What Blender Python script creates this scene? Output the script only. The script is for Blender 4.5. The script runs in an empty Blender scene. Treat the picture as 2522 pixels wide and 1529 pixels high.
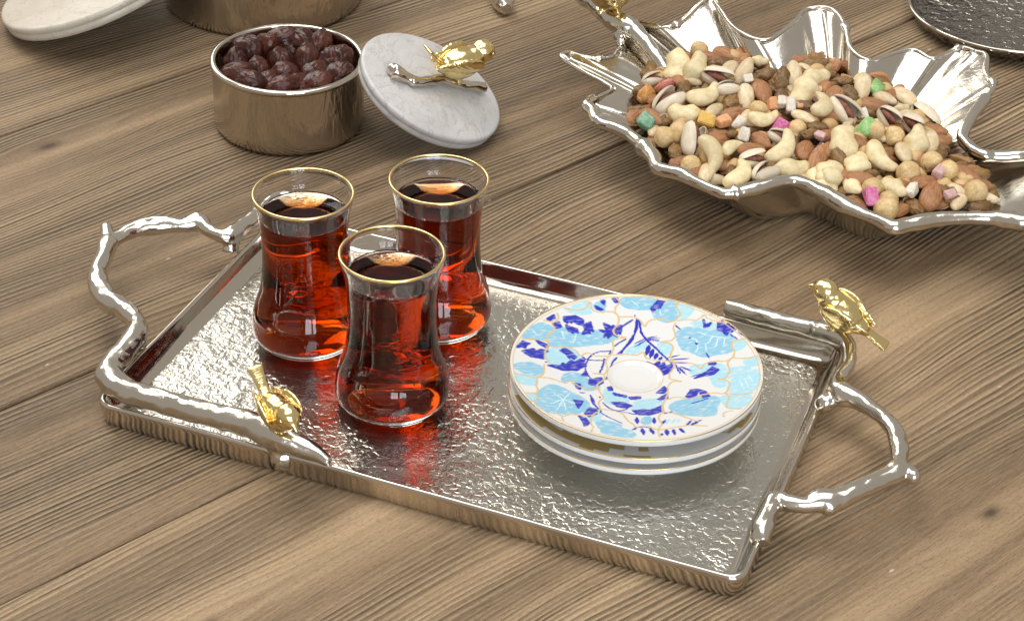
import bpy, bmesh, math, random
import numpy as np
from mathutils import Vector, Matrix, noise as mnoise

S = bpy.context.scene
COL = S.collection
rnd = random.Random(7)
R = math.radians

# ------------------------------------------------------------------ camera
F_PX, PW, PH = 4876.0, 2522.0, 1529.0
CAM = Vector((0.0, 0.0, 0.59682))
FW = Vector((0.0, 0.8317984, -0.55507785))
RT = Vector((0.99925318, 0.02144841, 0.03214099))
UP = Vector((-0.03864036, 0.5546633, 0.8311772))
cam = bpy.data.cameras.new('camera')
cam.sensor_width = 36.0
cam.lens = F_PX / PW * 36.0
cam.clip_start = 0.01
cam.clip_end = 100
camo = bpy.data.objects.new('camera', cam)
COL.objects.link(camo)
M = Matrix((RT, UP, -FW)).transposed().to_4x4()
M.translation = CAM
camo.matrix_world = M
S.camera = camo

# ------------------------------------------------------------------ light
S.view_settings.view_transform = 'Standard'
S.view_settings.look = 'None'
S.view_settings.exposure = 0.37
S.view_settings.gamma = 1.0
w = bpy.data.worlds.new('World')
S.world = w
w.use_nodes = True
bgn = w.node_tree.nodes['Background']
bgn.inputs[0].default_value = (1.0, 0.935, 0.845, 1)
bgn.inputs[1].default_value = 0.34


def area(name, loc, target, sx, sy, power, col):
    l = bpy.data.lights.new(name, 'AREA')
    l.shape = 'RECTANGLE'
    l.size = sx
    l.size_y = sy
    l.energy = power
    l.color = col
    o = bpy.data.objects.new(name, l)
    o.location = loc
    o.rotation_euler = (Vector(target) - Vector(loc)).to_track_quat('-Z', 'Y').to_euler()
    COL.objects.link(o)
    return o


TGT = (0.0, 0.9, 0.0)
# daylight window behind the camera to the right, two casements
area('window_light', (0.28, -1.44, 0.74), TGT, 0.56, 1.45, 15, (0.80, 0.90, 1.0))
area('window_light', (0.90, -1.24, 0.74), TGT, 0.56, 1.45, 15, (0.80, 0.90, 1.0))
# warm room light from the far side, high up
area('room_light', (-1.0, 2.1, 2.6), TGT, 1.2, 0.7, 22, (1.0, 0.93, 0.82))
area('back_window_light', (-1.5, 3.2, 1.55), TGT, 1.8, 1.3, 20, (1.0, 0.97, 0.92))
area('ceiling_light', (0.05, 0.75, 2.6), (0.05, 0.8, 0), 2.3, 2.3, 34, (0.98, 0.98, 1.0))

cy = S.cycles
cy.use_denoising = True
cy.max_bounces = 24
cy.transmission_bounces = 20
cy.glossy_bounces = 8
cy.diffuse_bounces = 4
cy.sample_clamp_indirect = 6.0
cy.blur_glossy = 0.3


# ------------------------------------------------------------------ helpers
def at(X, Y, z):
    """point of the place at height z seen at photo pixel X, Y"""
    d = FW + RT * ((X - PW / 2) / F_PX) - UP * ((Y - PH / 2) / F_PX)
    return CAM + d * ((z - CAM.z) / d.z)


def px(P):
    d = Vector(P) - CAM
    k = d.dot(FW)
    return PW / 2 + F_PX * d.dot(RT) / k, PH / 2 - F_PX * d.dot(UP) / k


def mesh_obj(name, verts, faces, mat, parent=None, smooth=True):
    me = bpy.data.meshes.new(name)
    me.from_pydata([tuple(v) for v in verts], [], faces)
    me.update()
    if smooth:
        me.polygons.foreach_set('use_smooth', [True] * len(me.polygons))
    return link(name, me, mat, parent)


def link(name, me, mat, parent=None):
    if mat is not None and not me.materials:
        me.materials.append(mat)
    o = bpy.data.objects.new(name, me)
    COL.objects.link(o)
    if parent is not None:
        o.parent = parent
    return o


def thing(name, label, cat, loc=(0, 0, 0), group=None, rot=None):
    o = bpy.data.objects.new(name, None)
    o.empty_display_size = 0.01
    COL.objects.link(o)
    o.location = loc
    if rot is not None:
        o.rotation_euler = rot
    tag(o, label, cat, group)
    return o


def tag(o, label, cat, group=None):
    o['label'] = label
    o['category'] = cat
    if group:
        o['group'] = group
    return o


def lathe(profile, n=64):
    """closed or open profile of (r, z); r == 0 becomes a pole"""
    V, Fs, rings = [], [], []
    for r, z in profile:
        if r < 1e-7:
            rings.append([len(V)])
            V.append((0, 0, z))
        else:
            b = len(V)
            rings.append(list(range(b, b + n)))
            for k in range(n):
                a = 2 * math.pi * k / n
                V.append((r * math.cos(a), r * math.sin(a), z))
    for A, B in zip(rings[:-1], rings[1:]):
        for k in range(n):
            k2 = (k + 1) % n
            if len(A) == 1 and len(B) == 1:
                continue
            if len(A) == 1:
                Fs.append((A[0], B[k2], B[k]))
            elif len(B) == 1:
                Fs.append((A[k], A[k2], B[0]))
            else:
                Fs.append((A[k], A[k2], B[k2], B[k]))
    return V, Fs


def cr(pts, per):
    """Catmull-Rom through tuples"""
    P = [np.array(p, float) for p in pts]
    P = [2 * P[0] - P[1]] + P + [2 * P[-1] - P[-2]]
    out = []
    for i in range(1, len(P) - 2):
        for k in range(per):
            t = k / per
            a, b, c, d = P[i - 1:i + 3]
            out.append(.5 * ((2 * b) + (c - a) * t + (2 * a - 5 * b + 4 * c - d) * t * t + (3 * b - a - 3 * c + d) * t ** 3))
    out.append(P[-2])
    return out


def cr_closed(pts, per):
    P = [np.array(p, float) for p in pts]
    n = len(P)
    out = []
    for i in range(n):
        a, b, c, d = P[i - 1], P[i], P[(i + 1) % n], P[(i + 2) % n]
        for k in range(per):
            t = k / per
            out.append(.5 * ((2 * b) + (c - a) * t + (2 * a - 5 * b + 4 * c - d) * t * t + (3 * b - a - 3 * c + d) * t ** 3))
    return out


def tube(pts, radii, n=14, cap=True, closed=False, rough=0.0, seed=0):
    V, Fs = [], []
    P = [Vector(p) for p in pts]
    m = len(P)
    up = Vector((0, 0, 1))
    for i in range(m):
        if closed:
            t = (P[(i + 1) % m] - P[i - 1]).normalized()
        else:
            t = (P[min(i + 1, m - 1)] - P[max(i - 1, 0)]).normalized()
        a = t.cross(up)
        if a.length < 1e-4:
            a = Vector((1, 0, 0))
        a.normalize()
        b = a.cross(t)
        for k in range(n):
            th = 2 * math.pi * k / n
            d = a * math.cos(th) + b * math.sin(th)
            r = radii[i]
            if rough:
                r *= 1 + rough * mnoise.noise(P[i] * 160 + d * 1.3 + Vector((seed * 9.1, 0, 0)))
            V.append(P[i] + d * r)
    rng = m if closed else m - 1
    for i in range(rng):
        j = (i + 1) % m
        for k in range(n):
            k2 = (k + 1) % n
            Fs.append((i * n + k, i * n + k2, j * n + k2, j * n + k))
    if cap and not closed:
        Fs.append(tuple(range(n))[::-1])
        Fs.append(tuple((m - 1) * n + k for k in range(n)))
    return V, Fs


def ball(c, rx, ry, rz, rot=None, seg=20, ring=12):
    V, Fs = lathe([(0, -1)] + [(math.cos(-math.pi / 2 + math.pi * i / ring), math.sin(-math.pi / 2 + math.pi * i / ring)) for i in range(1, ring)] + [(0, 1)], seg)
    out = []
    for v in V:
        q = Vector((v[0] * rx, v[1] * ry, v[2] * rz))
        if rot is not None:
            q = rot @ q
        out.append(q + Vector(c))
    return out, Fs


def join(parts):
    V, Fs = [], []
    for v, f in parts:
        b = len(V)
        V += list(v)
        Fs += [tuple(i + b for i in q) for q in f]
    return V, Fs


def fuse(name, parts, voxel, smooth_it=4, mat=None, parent=None):
    """weld overlapping closed pieces into one continuous skin"""
    V, Fs = join(parts)
    me = bpy.data.meshes.new(name)
    me.from_pydata([tuple(v) for v in V], [], Fs)
    bm = bmesh.new()
    bm.from_mesh(me)
    bmesh.ops.recalc_face_normals(bm, faces=bm.faces)
    bm.to_mesh(me)
    bm.free()
    o = bpy.data.objects.new(name, me)
    COL.objects.link(o)
    m = o.modifiers.new('r', 'REMESH')
    m.mode = 'VOXEL'
    m.voxel_size = voxel
    s = o.modifiers.new('s', 'SMOOTH')
    s.factor = 0.5
    s.iterations = smooth_it
    dg = bpy.context.evaluated_depsgraph_get()
    me2 = bpy.data.meshes.new_from_object(o.evaluated_get(dg))
    bpy.data.objects.remove(o)
    bpy.data.meshes.remove(me)
    me2.name = name
    me2.polygons.foreach_set('use_smooth', [True] * len(me2.polygons))
    me2.materials.clear()
    if mat is None:
        return me2
    return link(name, me2, mat, parent)


# ------------------------------------------------------------------ materials
class N:
    def __init__(s, name):
        s.m = bpy.data.materials.new(name)
        s.m.use_nodes = True
        s.t = s.m.node_tree
        s.b = s.t.nodes['Principled BSDF']
        s.out = s.t.nodes['Material Output']

    def node(s, typ, **kw):
        n = s.t.nodes.new(typ)
        for k, v in kw.items():
            setattr(n, k, v)
        return n

    def put(s, sock, v):
        if isinstance(v, bpy.types.NodeSocket):
            s.t.links.new(v, sock)
        elif v is not None:
            sock.default_value = v

    def math(s, op, a, b=None, c=None, clamp=False):
        n = s.node('ShaderNodeMath', operation=op, use_clamp=clamp)
        s.put(n.inputs[0], a)
        if b is not None:
            s.put(n.inputs[1], b)
        if c is not None:
            s.put(n.inputs[2], c)
        return n.outputs[0]

    def coord(s, which='Object', scale=(1, 1, 1), loc=(0, 0, 0)):
        tc = s.node('ShaderNodeTexCoord')
        mp = s.node('ShaderNodeMapping')
        s.t.links.new(tc.outputs[which], mp.inputs[0])
        mp.inputs['Scale'].default_value = scale
        mp.inputs['Location'].default_value = loc
        return mp.outputs[0]

    def noise(s, vec, scale, detail=3, rough=.5, dist=0.0, out='Fac'):
        n = s.node('ShaderNodeTexNoise')
        s.put(n.inputs['Vector'], vec)
        s.put(n.inputs['Scale'], scale)
        n.inputs['Detail'].default_value = detail
        n.inputs['Roughness'].default_value = rough
        n.inputs['Distortion'].default_value = dist
        return n.outputs[out]

    def ramp(s, fac, stops, interp='LINEAR'):
        n = s.node('ShaderNodeValToRGB')
        n.color_ramp.interpolation = interp
        e = n.color_ramp.elements
        while len(e) > 1:
            e.remove(e[-1])
        for i, (p, c) in enumerate(stops):
            q = e[0] if i == 0 else e.new(p)
            q.position = p
            q.color = (c, c, c, 1) if not hasattr(c, '__len__') else (*c[:3], 1)
        s.put(n.inputs[0], fac)
        return n.outputs[0]

    def mix(s, fac, a, b, blend='MIX'):
        n = s.node('ShaderNodeMix', data_type='RGBA', blend_type=blend)
        s.put(n.inputs[0], fac)
        s.put(n.inputs[6], a if not isinstance(a, tuple) else (*a[:3], 1))
        s.put(n.inputs[7], b if not isinstance(b, tuple) else (*b[:3], 1))
        return n.outputs[2]

    def bump(s, h, strength, dist, normal=None):
        n = s.node('ShaderNodeBump')
        s.put(n.inputs['Height'], h)
        n.inputs['Strength'].default_value = strength
        n.inputs['Distance'].default_value = dist
        if normal is not None:
            s.put(n.inputs['Normal'], normal)
        return n.outputs[0]

    def set(s, **kw):
        for k, v in kw.items():
            s.put(s.b.inputs[k.replace('_', ' ')], v if not (isinstance(v, tuple) and len(v) == 3) else (*v, 1))
        return s.m


def mat_wood():
    n = N('brushed_larch_wood')
    tc = n.node('ShaderNodeTexCoord')
    oi = n.node('ShaderNodeObjectInfo')
    sep = n.node('ShaderNodeSeparateXYZ')
    n.t.links.new(tc.outputs['Object'], sep.inputs[0])
    x, y = sep.outputs[0], sep.outputs[1]
    off = n.math('MULTIPLY', oi.outputs['Random'], 37.0)

    def vec(sx, sy, zz=0.0):
        c = n.node('ShaderNodeCombineXYZ')
        n.put(c.inputs[0], n.math('MULTIPLY', x, sx))
        n.put(c.inputs[1], n.math('MULTIPLY', y, sy))
        n.put(c.inputs[2], n.math('ADD', off, zz))
        return c.outputs[0]
    big = n.noise(vec(2.4, 6.0), 1.0, 2, .5)
    mid = n.noise(vec(9, 34, 3.1), 1.0, 3, .55)
    yy = n.math('MULTIPLY_ADD', big, 0.055, y)
    yy = n.math('MULTIPLY_ADD', mid, 0.0030, yy)
    # knots swell the grain apart
    kn_dark = None
    for kx, ky, rr in KNOTS:
        dx = n.math('MULTIPLY', n.math('SUBTRACT', x, kx), 0.42)
        dy = n.math('SUBTRACT', y, ky)
        d2 = n.math('ADD', n.math('MULTIPLY', dx, dx), n.math('MULTIPLY', dy, dy))
        e = n.math('EXPONENT', n.math('MULTIPLY', d2, -1.0 / (rr * rr * 6)))
        dn = n.math('MULTIPLY', n.math('ARCTANGENT', n.math('MULTIPLY', dy, 1.0 / rr)), -rr * 1.2)
        yy = n.math('ADD', yy, n.math('MULTIPLY', dn, e))
        dxs = n.math('MULTIPLY', n.math('SUBTRACT', x, kx), 0.5)
        d3 = n.math('ADD', n.math('MULTIPLY', dxs, dxs), n.math('MULTIPLY', dy, dy))
        kd = n.math('EXPONENT', n.math('MULTIPLY', d3, -1.0 / (rr * rr * .12)))
        kn_dark = kd if kn_dark is None else n.math('ADD', kn_dark, kd)
    # ring phase with uneven spacing
    c1 = n.node('ShaderNodeCombineXYZ')
    n.put(c1.inputs[0], n.math('MULTIPLY', yy, 42.0))
    n.put(c1.inputs[1], off)
    warp = n.noise(c1.outputs[0], 1.0, 2, .5)
    ph = n.math('MULTIPLY_ADD', warp, 3.4, n.math('MULTIPLY', yy, 300.0))
    fr = n.math('FRACT', ph)
    line = n.ramp(fr, [(0.0, 0.0), (0.35, 0.05), (0.62, 0.55), (0.80, 1.0), (0.94, 0.6), (1.0, 0.0)])
    idn = n.node('ShaderNodeTexWhiteNoise', noise_dimensions='2D')
    ci = n.node('ShaderNodeCombineXYZ')
    n.put(ci.inputs[0], n.math('FLOOR', ph))
    n.put(ci.inputs[1], off)
    n.t.links.new(ci.outputs[0], idn.inputs[0])
    lamp = n.math('MULTIPLY_ADD', idn.outputs[0], 0.7, 0.42)
    mask = n.ramp(n.noise(vec(2.6, 17, 8.3), 1.0, 2, .5), [(0.38, 0.10), (0.56, 1.0)])
    lm = n.math('MULTIPLY', n.math('MULTIPLY', line, lamp), mask)
    fib = n.noise(vec(60, 1500, 1.7), 1.0, 3, .65)
    fib2 = n.noise(vec(420, 900, 5.7), 1.0, 2, .6)
    tone = n.noise(vec(2.2, 9, 12.0), 1.0, 3, .55)
    strk = n.noise(vec(1.6, 48, 22.0), 1.0, 3, .6)
    tone = n.math('ADD', n.math('MULTIPLY', tone, .45), n.math('MULTIPLY', strk, .55))
    base = n.ramp(tone, [(0.37, (0.090, 0.055, 0.028)), (0.49, (0.200, 0.128, 0.067)), (0.63, (0.400, 0.275, 0.155))])
    col = n.mix(n.math('MULTIPLY', lm, 1.0, clamp=True), base, (0.045, 0.027, 0.013))
    crest = n.math('MULTIPLY', n.ramp(fr, [(0.0, .3), (.18, 1.0), (.42, .3), (.55, 0.0), (.96, 0.0), (1.0, .3)]), mask)
    col = n.mix(n.math('MULTIPLY', crest, 0.34), col, (0.53, 0.42, 0.27))
    col = n.mix(n.math('MULTIPLY', n.ramp(fib, [(0.35, 0.0), (0.75, 1.0)]), 0.40), col, (0.46, 0.34, 0.22))
    col = n.mix(n.math('MULTIPLY', n.ramp(fib2, [(0.50, 0.0), (0.75, 1.0)]), 0.45), col, (0.070, 0.043, 0.024))
    pt = n.math('MULTIPLY_ADD', oi.outputs['Random'], 0.22, 0.89)
    pc = n.node('ShaderNodeCombineColor')
    for i in range(3):
        n.put(pc.inputs[i], pt)
    col = n.mix(1.0, col, pc.outputs[0], 'MULTIPLY')
    if kn_dark is not None:
        col = n.mix(n.math('MULTIPLY', kn_dark, 0.85, clamp=True), col, (0.035, 0.020, 0.012))
    # pale splinters and crumbs
    sp = n.node('ShaderNodeTexVoronoi')
    n.put(sp.inputs['Vector'], vec(38, 95, 2.0))
    sp.inputs['Scale'].default_value = 1.0
    wn = n.node('ShaderNodeSeparateColor')
    n.t.links.new(sp.outputs['Color'], wn.inputs[0])
    spk = n.math('MULTIPLY', n.math('LESS_THAN', sp.outputs['Distance'], 0.065), n.math('GREATER_THAN', wn.outputs[0], 0.90))
    col = n.mix(n.math('MULTIPLY', spk, 0.8), col, (0.55, 0.47, 0.36))
    h = n.math('MULTIPLY_ADD', lm, -1.3, n.math('MULTIPLY', fib, 0.5))
    h = n.math('ADD', h, n.math('MULTIPLY', fib2, 0.35))
    nb = n.bump(h, 1.0, 0.0012)
    rg = n.math('MULTIPLY_ADD', fib, 0.22, 0.48)
    return n.set(Base_Color=col, Roughness=rg, Normal=nb, Specular_IOR_Level=0.30)


def mat_metal(name, col=(0.66, 0.60, 0.52), rough=0.12, scale=260, strength=.12, dist=.0008, stretch=(1, 1, 1), detail=2, patch=None, coord='Object'):
    n = N(name)
    v = n.coord(coord, stretch)
    h = n.noise(v, scale, detail, .55, .4)
    if patch:
        lo = n.noise(v, patch, 2, .5)
        h = n.math('MULTIPLY', h, n.ramp(lo, [(0.3, .25), (.6, 1.0)]))
    nb = n.bump(h, strength, dist)
    sm = n.noise(v, 45, 3, .6)
    rg = n.math('MULTIPLY_ADD', sm, 0.16, rough - .07)
    c = n.mix(n.noise(v, 18, 2, .5), tuple(c * .93 for c in col), col)
    return n.set(Base_Color=c, Metallic=1.0, Roughness=rg, Normal=nb)


def mat_hammered():
    n = N('hammered_nickel')
    v = n.coord('Object')
    a = n.noise(v, 290, 2, .5, .8)
    b = n.noise(v, 130, 2, .5, .3)
    vo = n.node('ShaderNodeTexVoronoi', feature='SMOOTH_F1')
    n.put(vo.inputs['Vector'], v)
    vo.inputs['Scale'].default_value = 172
    vo.inputs['Smoothness'].default_value = .6
    h = n.math('ADD', n.math('MULTIPLY', n.ramp(a, [(.35, 0), (.62, 1)]), .7), n.math('MULTIPLY', b, .8))
    h = n.math('ADD', h, n.math('MULTIPLY', vo.outputs['Distance'], .6))
    lo = n.ramp(n.noise(v, 16, 3, .55), [(.35, .35), (.65, 1.0)])
    nb = n.bump(n.math('MULTIPLY', h, lo), 0.55, 0.0008)
    rg = n.math('MULTIPLY_ADD', n.noise(v, 60, 3, .6), .15, .13)
    return n.set(Base_Color=(0.61, 0.59, 0.535), Metallic=1.0, Roughness=rg, Normal=nb)


def mat_marble(name, base, vein, tint):
    n = N(name)
    v = n.coord('Object')
    wv = n.noise(v, 22, 5, .62, 1.6)
    cl = n.ramp(n.noise(v, 34, 6, .65, .8), [(.3, tint), (.7, base)])
    d = n.math('ABSOLUTE', n.math('SUBTRACT', wv, .5))
    vm = n.ramp(d, [(0.0, .8), (.006, .25), (.018, 0.0)])
    d2 = n.math('ABSOLUTE', n.math('SUBTRACT', n.noise(v, 48, 6, .7, 2.4), .52))
    vm2 = n.ramp(d2, [(0.0, .35), (.03, 0.0)])
    col = n.mix(vm, cl, vein)
    col = n.mix(vm2, col, tuple(c * .86 for c in tint))
    sp = n.noise(v, 420, 2, .5)
    col = n.mix(n.ramp(sp, [(.60, 0), (.75, .45)]), col, tuple(c * .72 for c in tint))
    return n.set(Base_Color=col, Roughness=.32, Normal=n.bump(sp, .12, .0004))


def mat_simple(name, col, rough=.5, **kw):
    n = N(name)
    return n.set(Base_Color=col, Roughness=rough, **kw)


def mat_nut(name, c1, c2, scale=(1, 1, 1), freq=300, bstr=.3, rough=.5, spots=None, sss=0.0, rnd_amt=.25):
    n = N(name)
    v = n.coord('Object', scale)
    oi = n.node('ShaderNodeObjectInfo')
    va = n.node('ShaderNodeVectorMath', operation='ADD')
    n.put(va.inputs[0], v)
    cc = n.node('ShaderNodeCombineXYZ')
    for i in range(3):
        n.put(cc.inputs[i], oi.outputs['Random'])
    n.put(va.inputs[1], cc.outputs[0])
    h = n.noise(va.outputs[0], freq, 4, .6)
    col = n.mix(n.ramp(h, [(.3, 0), (.7, 1)]), c1, c2)
    bl = n.noise(va.outputs[0], freq * .22, 2, .5)
    col = n.mix(n.math('MULTIPLY', n.ramp(bl, [(.45, 0), (.75, 1)]), .5), col, spots or c1)
    hs = n.node('ShaderNodeHueSaturation')
    hs.inputs['Saturation'].default_value = 1.0
    n.put(hs.inputs['Value'], n.math('MULTIPLY_ADD', oi.outputs['Random'], rnd_amt, 1 - rnd_amt / 2))
    n.put(hs.inputs['Color'], col)
    kw = {}
    if sss:
        n.b.inputs['Subsurface Weight'].default_value = sss
        n.b.inputs['Subsurface Radius'].default_value = (1, .6, .4)
        n.b.inputs['Subsurface Scale'].default_value = .0015
    return n.set(Base_Color=hs.outputs[0], Roughness=rough, Normal=n.bump(h, bstr, .0006), **kw)


GA = R(43.2835)
G_AL = Vector((math.cos(GA), math.sin(GA), 0))
G_N = Vector((-math.sin(GA), math.cos(GA), 0))


def grain_xy(X, Y):
    P = at(X, Y, 0)
    return P.dot(G_AL), P.dot(G_N)


JOINTS = [-.246, .002, .25, .6208, .7475, .9950, 1.243, 1.491, 1.739, 1.987]


def kn(X, Y, r):
    a, s = grain_xy(X, Y)
    j = max(q for q in JOINTS if q <= s)
    return a, s, r, j


KN_W = [kn(2440, 1262, .010), kn(505, 1540, .008), kn(120, 360, .012)]
KNOTS = [(a, s, r) for a, s, r, j in KN_W]
M_WOOD = mat_wood()
M_NICK = mat_metal('polished_nickel', rough=.10, scale=90, strength=.10, dist=.0008)
M_NICKR = mat_metal('cast_nickel', col=(.68, .635, .56), rough=.16, scale=300, strength=.22, dist=.0007, patch=40)
M_HAM = mat_hammered()
M_POT = mat_metal('streaked_nickel', col=(.62, .565, .49), rough=.17, scale=210, strength=.8, dist=.0016, stretch=(1, 1, .28), patch=30)
M_GOLD = mat_metal('polished_gold', col=(.88, .70, .34), rough=.17, scale=300, strength=.10, dist=.0005, detail=2)
M_GOLDL = mat_metal('gold_line', col=(.83, .62, .30), rough=.22, scale=500, strength=.05, dist=.0002)
M_MARB = mat_marble('grey_marble', (.60, .59, .575), (.34, .325, .31), (.47, .455, .44))
M_MARB2 = mat_marble('cream_marble', (.60, .55, .46), (.36, .31, .25), (.50, .45, .37))

# glass and tea
gn = N('clear_glass')
gn.set(Base_Color=(1.0, 1.0, 1.0), Roughness=0.0, IOR=1.5, Transmission_Weight=1.0)
M_GLASS = gn.m
tn = N('black_tea')
# the tea meets air on its top and glass everywhere else
tn_sep = tn.node('ShaderNodeSeparateXYZ')
tn.t.links.new(tn.coord('Object'), tn_sep.inputs[0])
tn_top = tn.math('GREATER_THAN', tn_sep.outputs[2], .0762 - .00085)
tn.set(Base_Color=(1.0, 1.0, 1.0), Roughness=0.0, IOR=tn.math('MULTIPLY_ADD', tn_top, 1.333 - .889, .889), Transmission_Weight=1.0)
va = tn.node('ShaderNodeVolumeAbsorption')
va.inputs['Color'].default_value = (0.81, 0.47, 0.02, 1)
va.inputs['Density'].default_value = 172
tn.t.links.new(va.outputs[0], tn.out.inputs['Volume'])
M_TEA = tn.m

# ------------------------------------------------------------------ table
table = thing('wooden_table', 'brown brushed wooden table of wide planks with dark raised grain', 'table', (0, 0, 0))
for j0, j1 in zip(JOINTS[:-1], JOINTS[1:]):
    g = .0009 if abs(j0 - .7475) < .01 or abs(j1 - .7475) < .01 else (.00012 if abs(j0 - .6208) < .01 or abs(j1 - .6208) < .01 else .0004)
    a0, a1, th = -1.6, 3.0, .03
    y0, y1 = j0 + g, j1 - g
    b = .0016 if g > .0005 else (.0008 if g > .0002 else .0003)
    sec = [(y0, -th), (y0, -b), (y0 + b * .35, -b * .3), (y0 + b, 0), (y1 - b, 0), (y1 - b * .35, -b * .3), (y1, -b), (y1, -th)]
    V = [(a0, y, z) for y, z in sec] + [(a1, y, z) for y, z in sec]
    n_ = len(sec)
    Fs = [(i, (i + 1) % n_, n_ + (i + 1) % n_, n_ + i) for i in range(n_)]
    Fs += [tuple(range(n_))[::-1], tuple(range(n_, 2 * n_))]
    p = mesh_obj('plank', V, Fs, M_WOOD, table, smooth=False)
    p.rotation_euler = (0, 0, GA)
    bm = bmesh.new()
    bm.from_mesh(p.data)
    bmesh.ops.recalc_face_normals(bm, faces=bm.faces)
    bm.to_mesh(p.data)
    bm.free()


# ------------------------------------------------------------------ gold birds
def bird_meshes(tail=0):
    mm = .001
    ry = lambda d: Matrix.Rotation(R(d), 3, 'Y')
    P = [ball((0, 0, 0), 13.5, 8.6, 9.2, ry(-18)), ball((6, 0, 3.5), 8.2, 7.2, 7.6), ball((11.5, 0, 8.2), 6.9, 6.4, 6.6),
         ball((-9, 0, -2.0), 8, 5.4, 4.6, ry(-8))]
    P.append(tube([(16, 0, 8), (18.7, 0, 7.3), (21.6, 0, 6.2)], [2.7, 1.7, .5], 10))
    # tail: flat fan of feathers
    st = [(-12, 3.2, 1.9, -2.6), (-18, 3.1, 1.4, -4.3), (-24, 3.9, 1.2, -5.8), (-28.5, 4.4, 1.0, -6.8)]
    V, Fs = [], []
    for x, wy, hz, z in st:
        for k in range(12):
            a = 2 * math.pi * k / 12
            c_, s_ = math.cos(a), math.sin(a)
            V.append((x, wy * abs(c_) ** .6 * (1 if c_ > 0 else -1), z + hz * abs(s_) ** .6 * (1 if s_ > 0 else -1)))
    tr = Matrix.Rotation(R(tail), 3, 'Y')
    V = [tr @ (Vector(v) - Vector((-11, 0, -1))) + Vector((-11, 0, -1)) for v in V]
    for i in range(3):
        for k in range(12):
            Fs.append((i * 12 + k, i * 12 + (k + 1) % 12, i * 12 + 12 + (k + 1) % 12, i * 12 + 12 + k))
    Fs += [tuple(range(12))[::-1], tuple(range(36, 48))]
    P.append((V, Fs))
    for s_ in (-1, 1):
        P.append(tube([(1, 3 * s_, -7), (1.5, 3.2 * s_, -10.5), (2.4, 3.3 * s_, -12.4)], [1.6, 1.1, 1.2], 8))
    body = fuse('bird_body', P, .55, 5)
    for v in body.vertices:
        c = v.co
        k = mnoise.noise(c * .35) * .22 + mnoise.noise(Vector((c.x * .4, c.y * 1.2, c.z * 1.2))) * .10
        v.co = (c + v.normal * k) * mm
    wings = []
    for s_ in (-1, 1):
        W = []
        rot = Matrix.Rotation(R(-12), 3, 'Y') @ Matrix.Rotation(R(9 * s_), 3, 'Z') @ Matrix.Rotation(R(-14 * s_), 3, 'X')
        W.append(ball((-1.5, 7.3 * s_, 2.4), 10.5, 2.4, 5.8, rot))
        W.append(ball((-8.5, 6.0 * s_, .6), 10.5, 1.6, 3.4, rot))
        me = fuse('wing', W, .5, 3)
        for v in me.vertices:
            c = v.co
            gro = math.sin((c.z * 1.0 + c.x * .35) * 2.6) * .20 * max(0, min(1, (2 - c.x) / 6))
            v.co = (c + v.normal * (gro + mnoise.noise(c * .5) * .08)) * mm
        wings.append(me)
    eyes = []
    for s_ in (-1, 1):
        V, Fs = ball((14.3, 5.2 * s_, 9.8), 1.0, .9, 1.0, None, 10, 6)
        me = bpy.data.meshes.new('eye')
        me.from_pydata([tuple(Vector(v) * mm) for v in V], [], Fs)
        me.polygons.foreach_set('use_smooth', [True] * len(me.polygons))
        eyes.append(me)
    return body, wings, eyes


BIRD = {0: bird_meshes(0), 1: bird_meshes(48)}


def add_bird(parent, foot, fwd, up=(0, 0, 1), scale=1.0, kind=0):
    """part 'bird' with wings and eyes, foot is the perch point under it"""
    f = Vector(fwd).normalized()
    u = Vector(up).normalized()
    s = u.cross(f).normalized()
    u = f.cross(s)
    m = Matrix((f, s, u)).transposed().to_4x4() @ Matrix.Scale(scale, 4)
    m.translation = Vector(foot) + u * (.0122 * scale) - f * (.0015 * scale)
    B_BODY, B_WINGS, B_EYES = BIRD[kind]
    b = link('bird', B_BODY, M_GOLD, parent)
    b.matrix_basis = parent.matrix_basis.inverted() @ m
    for me in B_WINGS:
        link('wing', me, M_GOLD, b)
    for me in B_EYES:
        link('eye', me, M_GOLD, b)
    return b


def branch(name, nodes, parent, voxel=.0008, mat=None, knots=(), stubs=(), per=7, rough=.13, seed=1):
    """nodes: (X, Y, z, r_mm) photo point at height z; radius in mm"""
    P = [(*at(X, Y, z), r * .00158) for X, Y, z, r in nodes]
    C = cr(P, per)
    parts = [tube([c[:3] for c in C], [max(.0008, c[3]) for c in C], 14, True, False, rough, seed)]
    for X, Y, z, r in knots:
        parts.append(ball(at(X, Y, z), r * .00122, r * .00105, r * .0011, Matrix.Rotation(rnd.uniform(0, 3), 3, 'Z') @ Matrix.Rotation(rnd.uniform(0, 1), 3, 'X'), 9, 6))
    for nd in stubs:
        Q = [at(X, Y, z) for X, Y, z, r in nd]
        parts.append(tube(Q, [q[3] * .0014 for q in nd], 9))
    inv = parent.matrix_basis.inverted()
    parts = [([inv @ Vector(v) for v in V], Fs) for V, Fs in parts]
    return fuse(name, parts, voxel, 3, mat or M_NICKR, parent)


# ------------------------------------------------------------------ serving tray
TC = Vector((-.0141, .8166, 0))
TYAW = -.3497
TW, TD, TH = .331, .1995, .0136
tray = thing('serving_tray', 'rectangular silver tray with hammered floor, twig handles and two gold birds', 'tray', TC, rot=(0, 0, TYAW))
bpy.context.view_layer.update()


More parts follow.
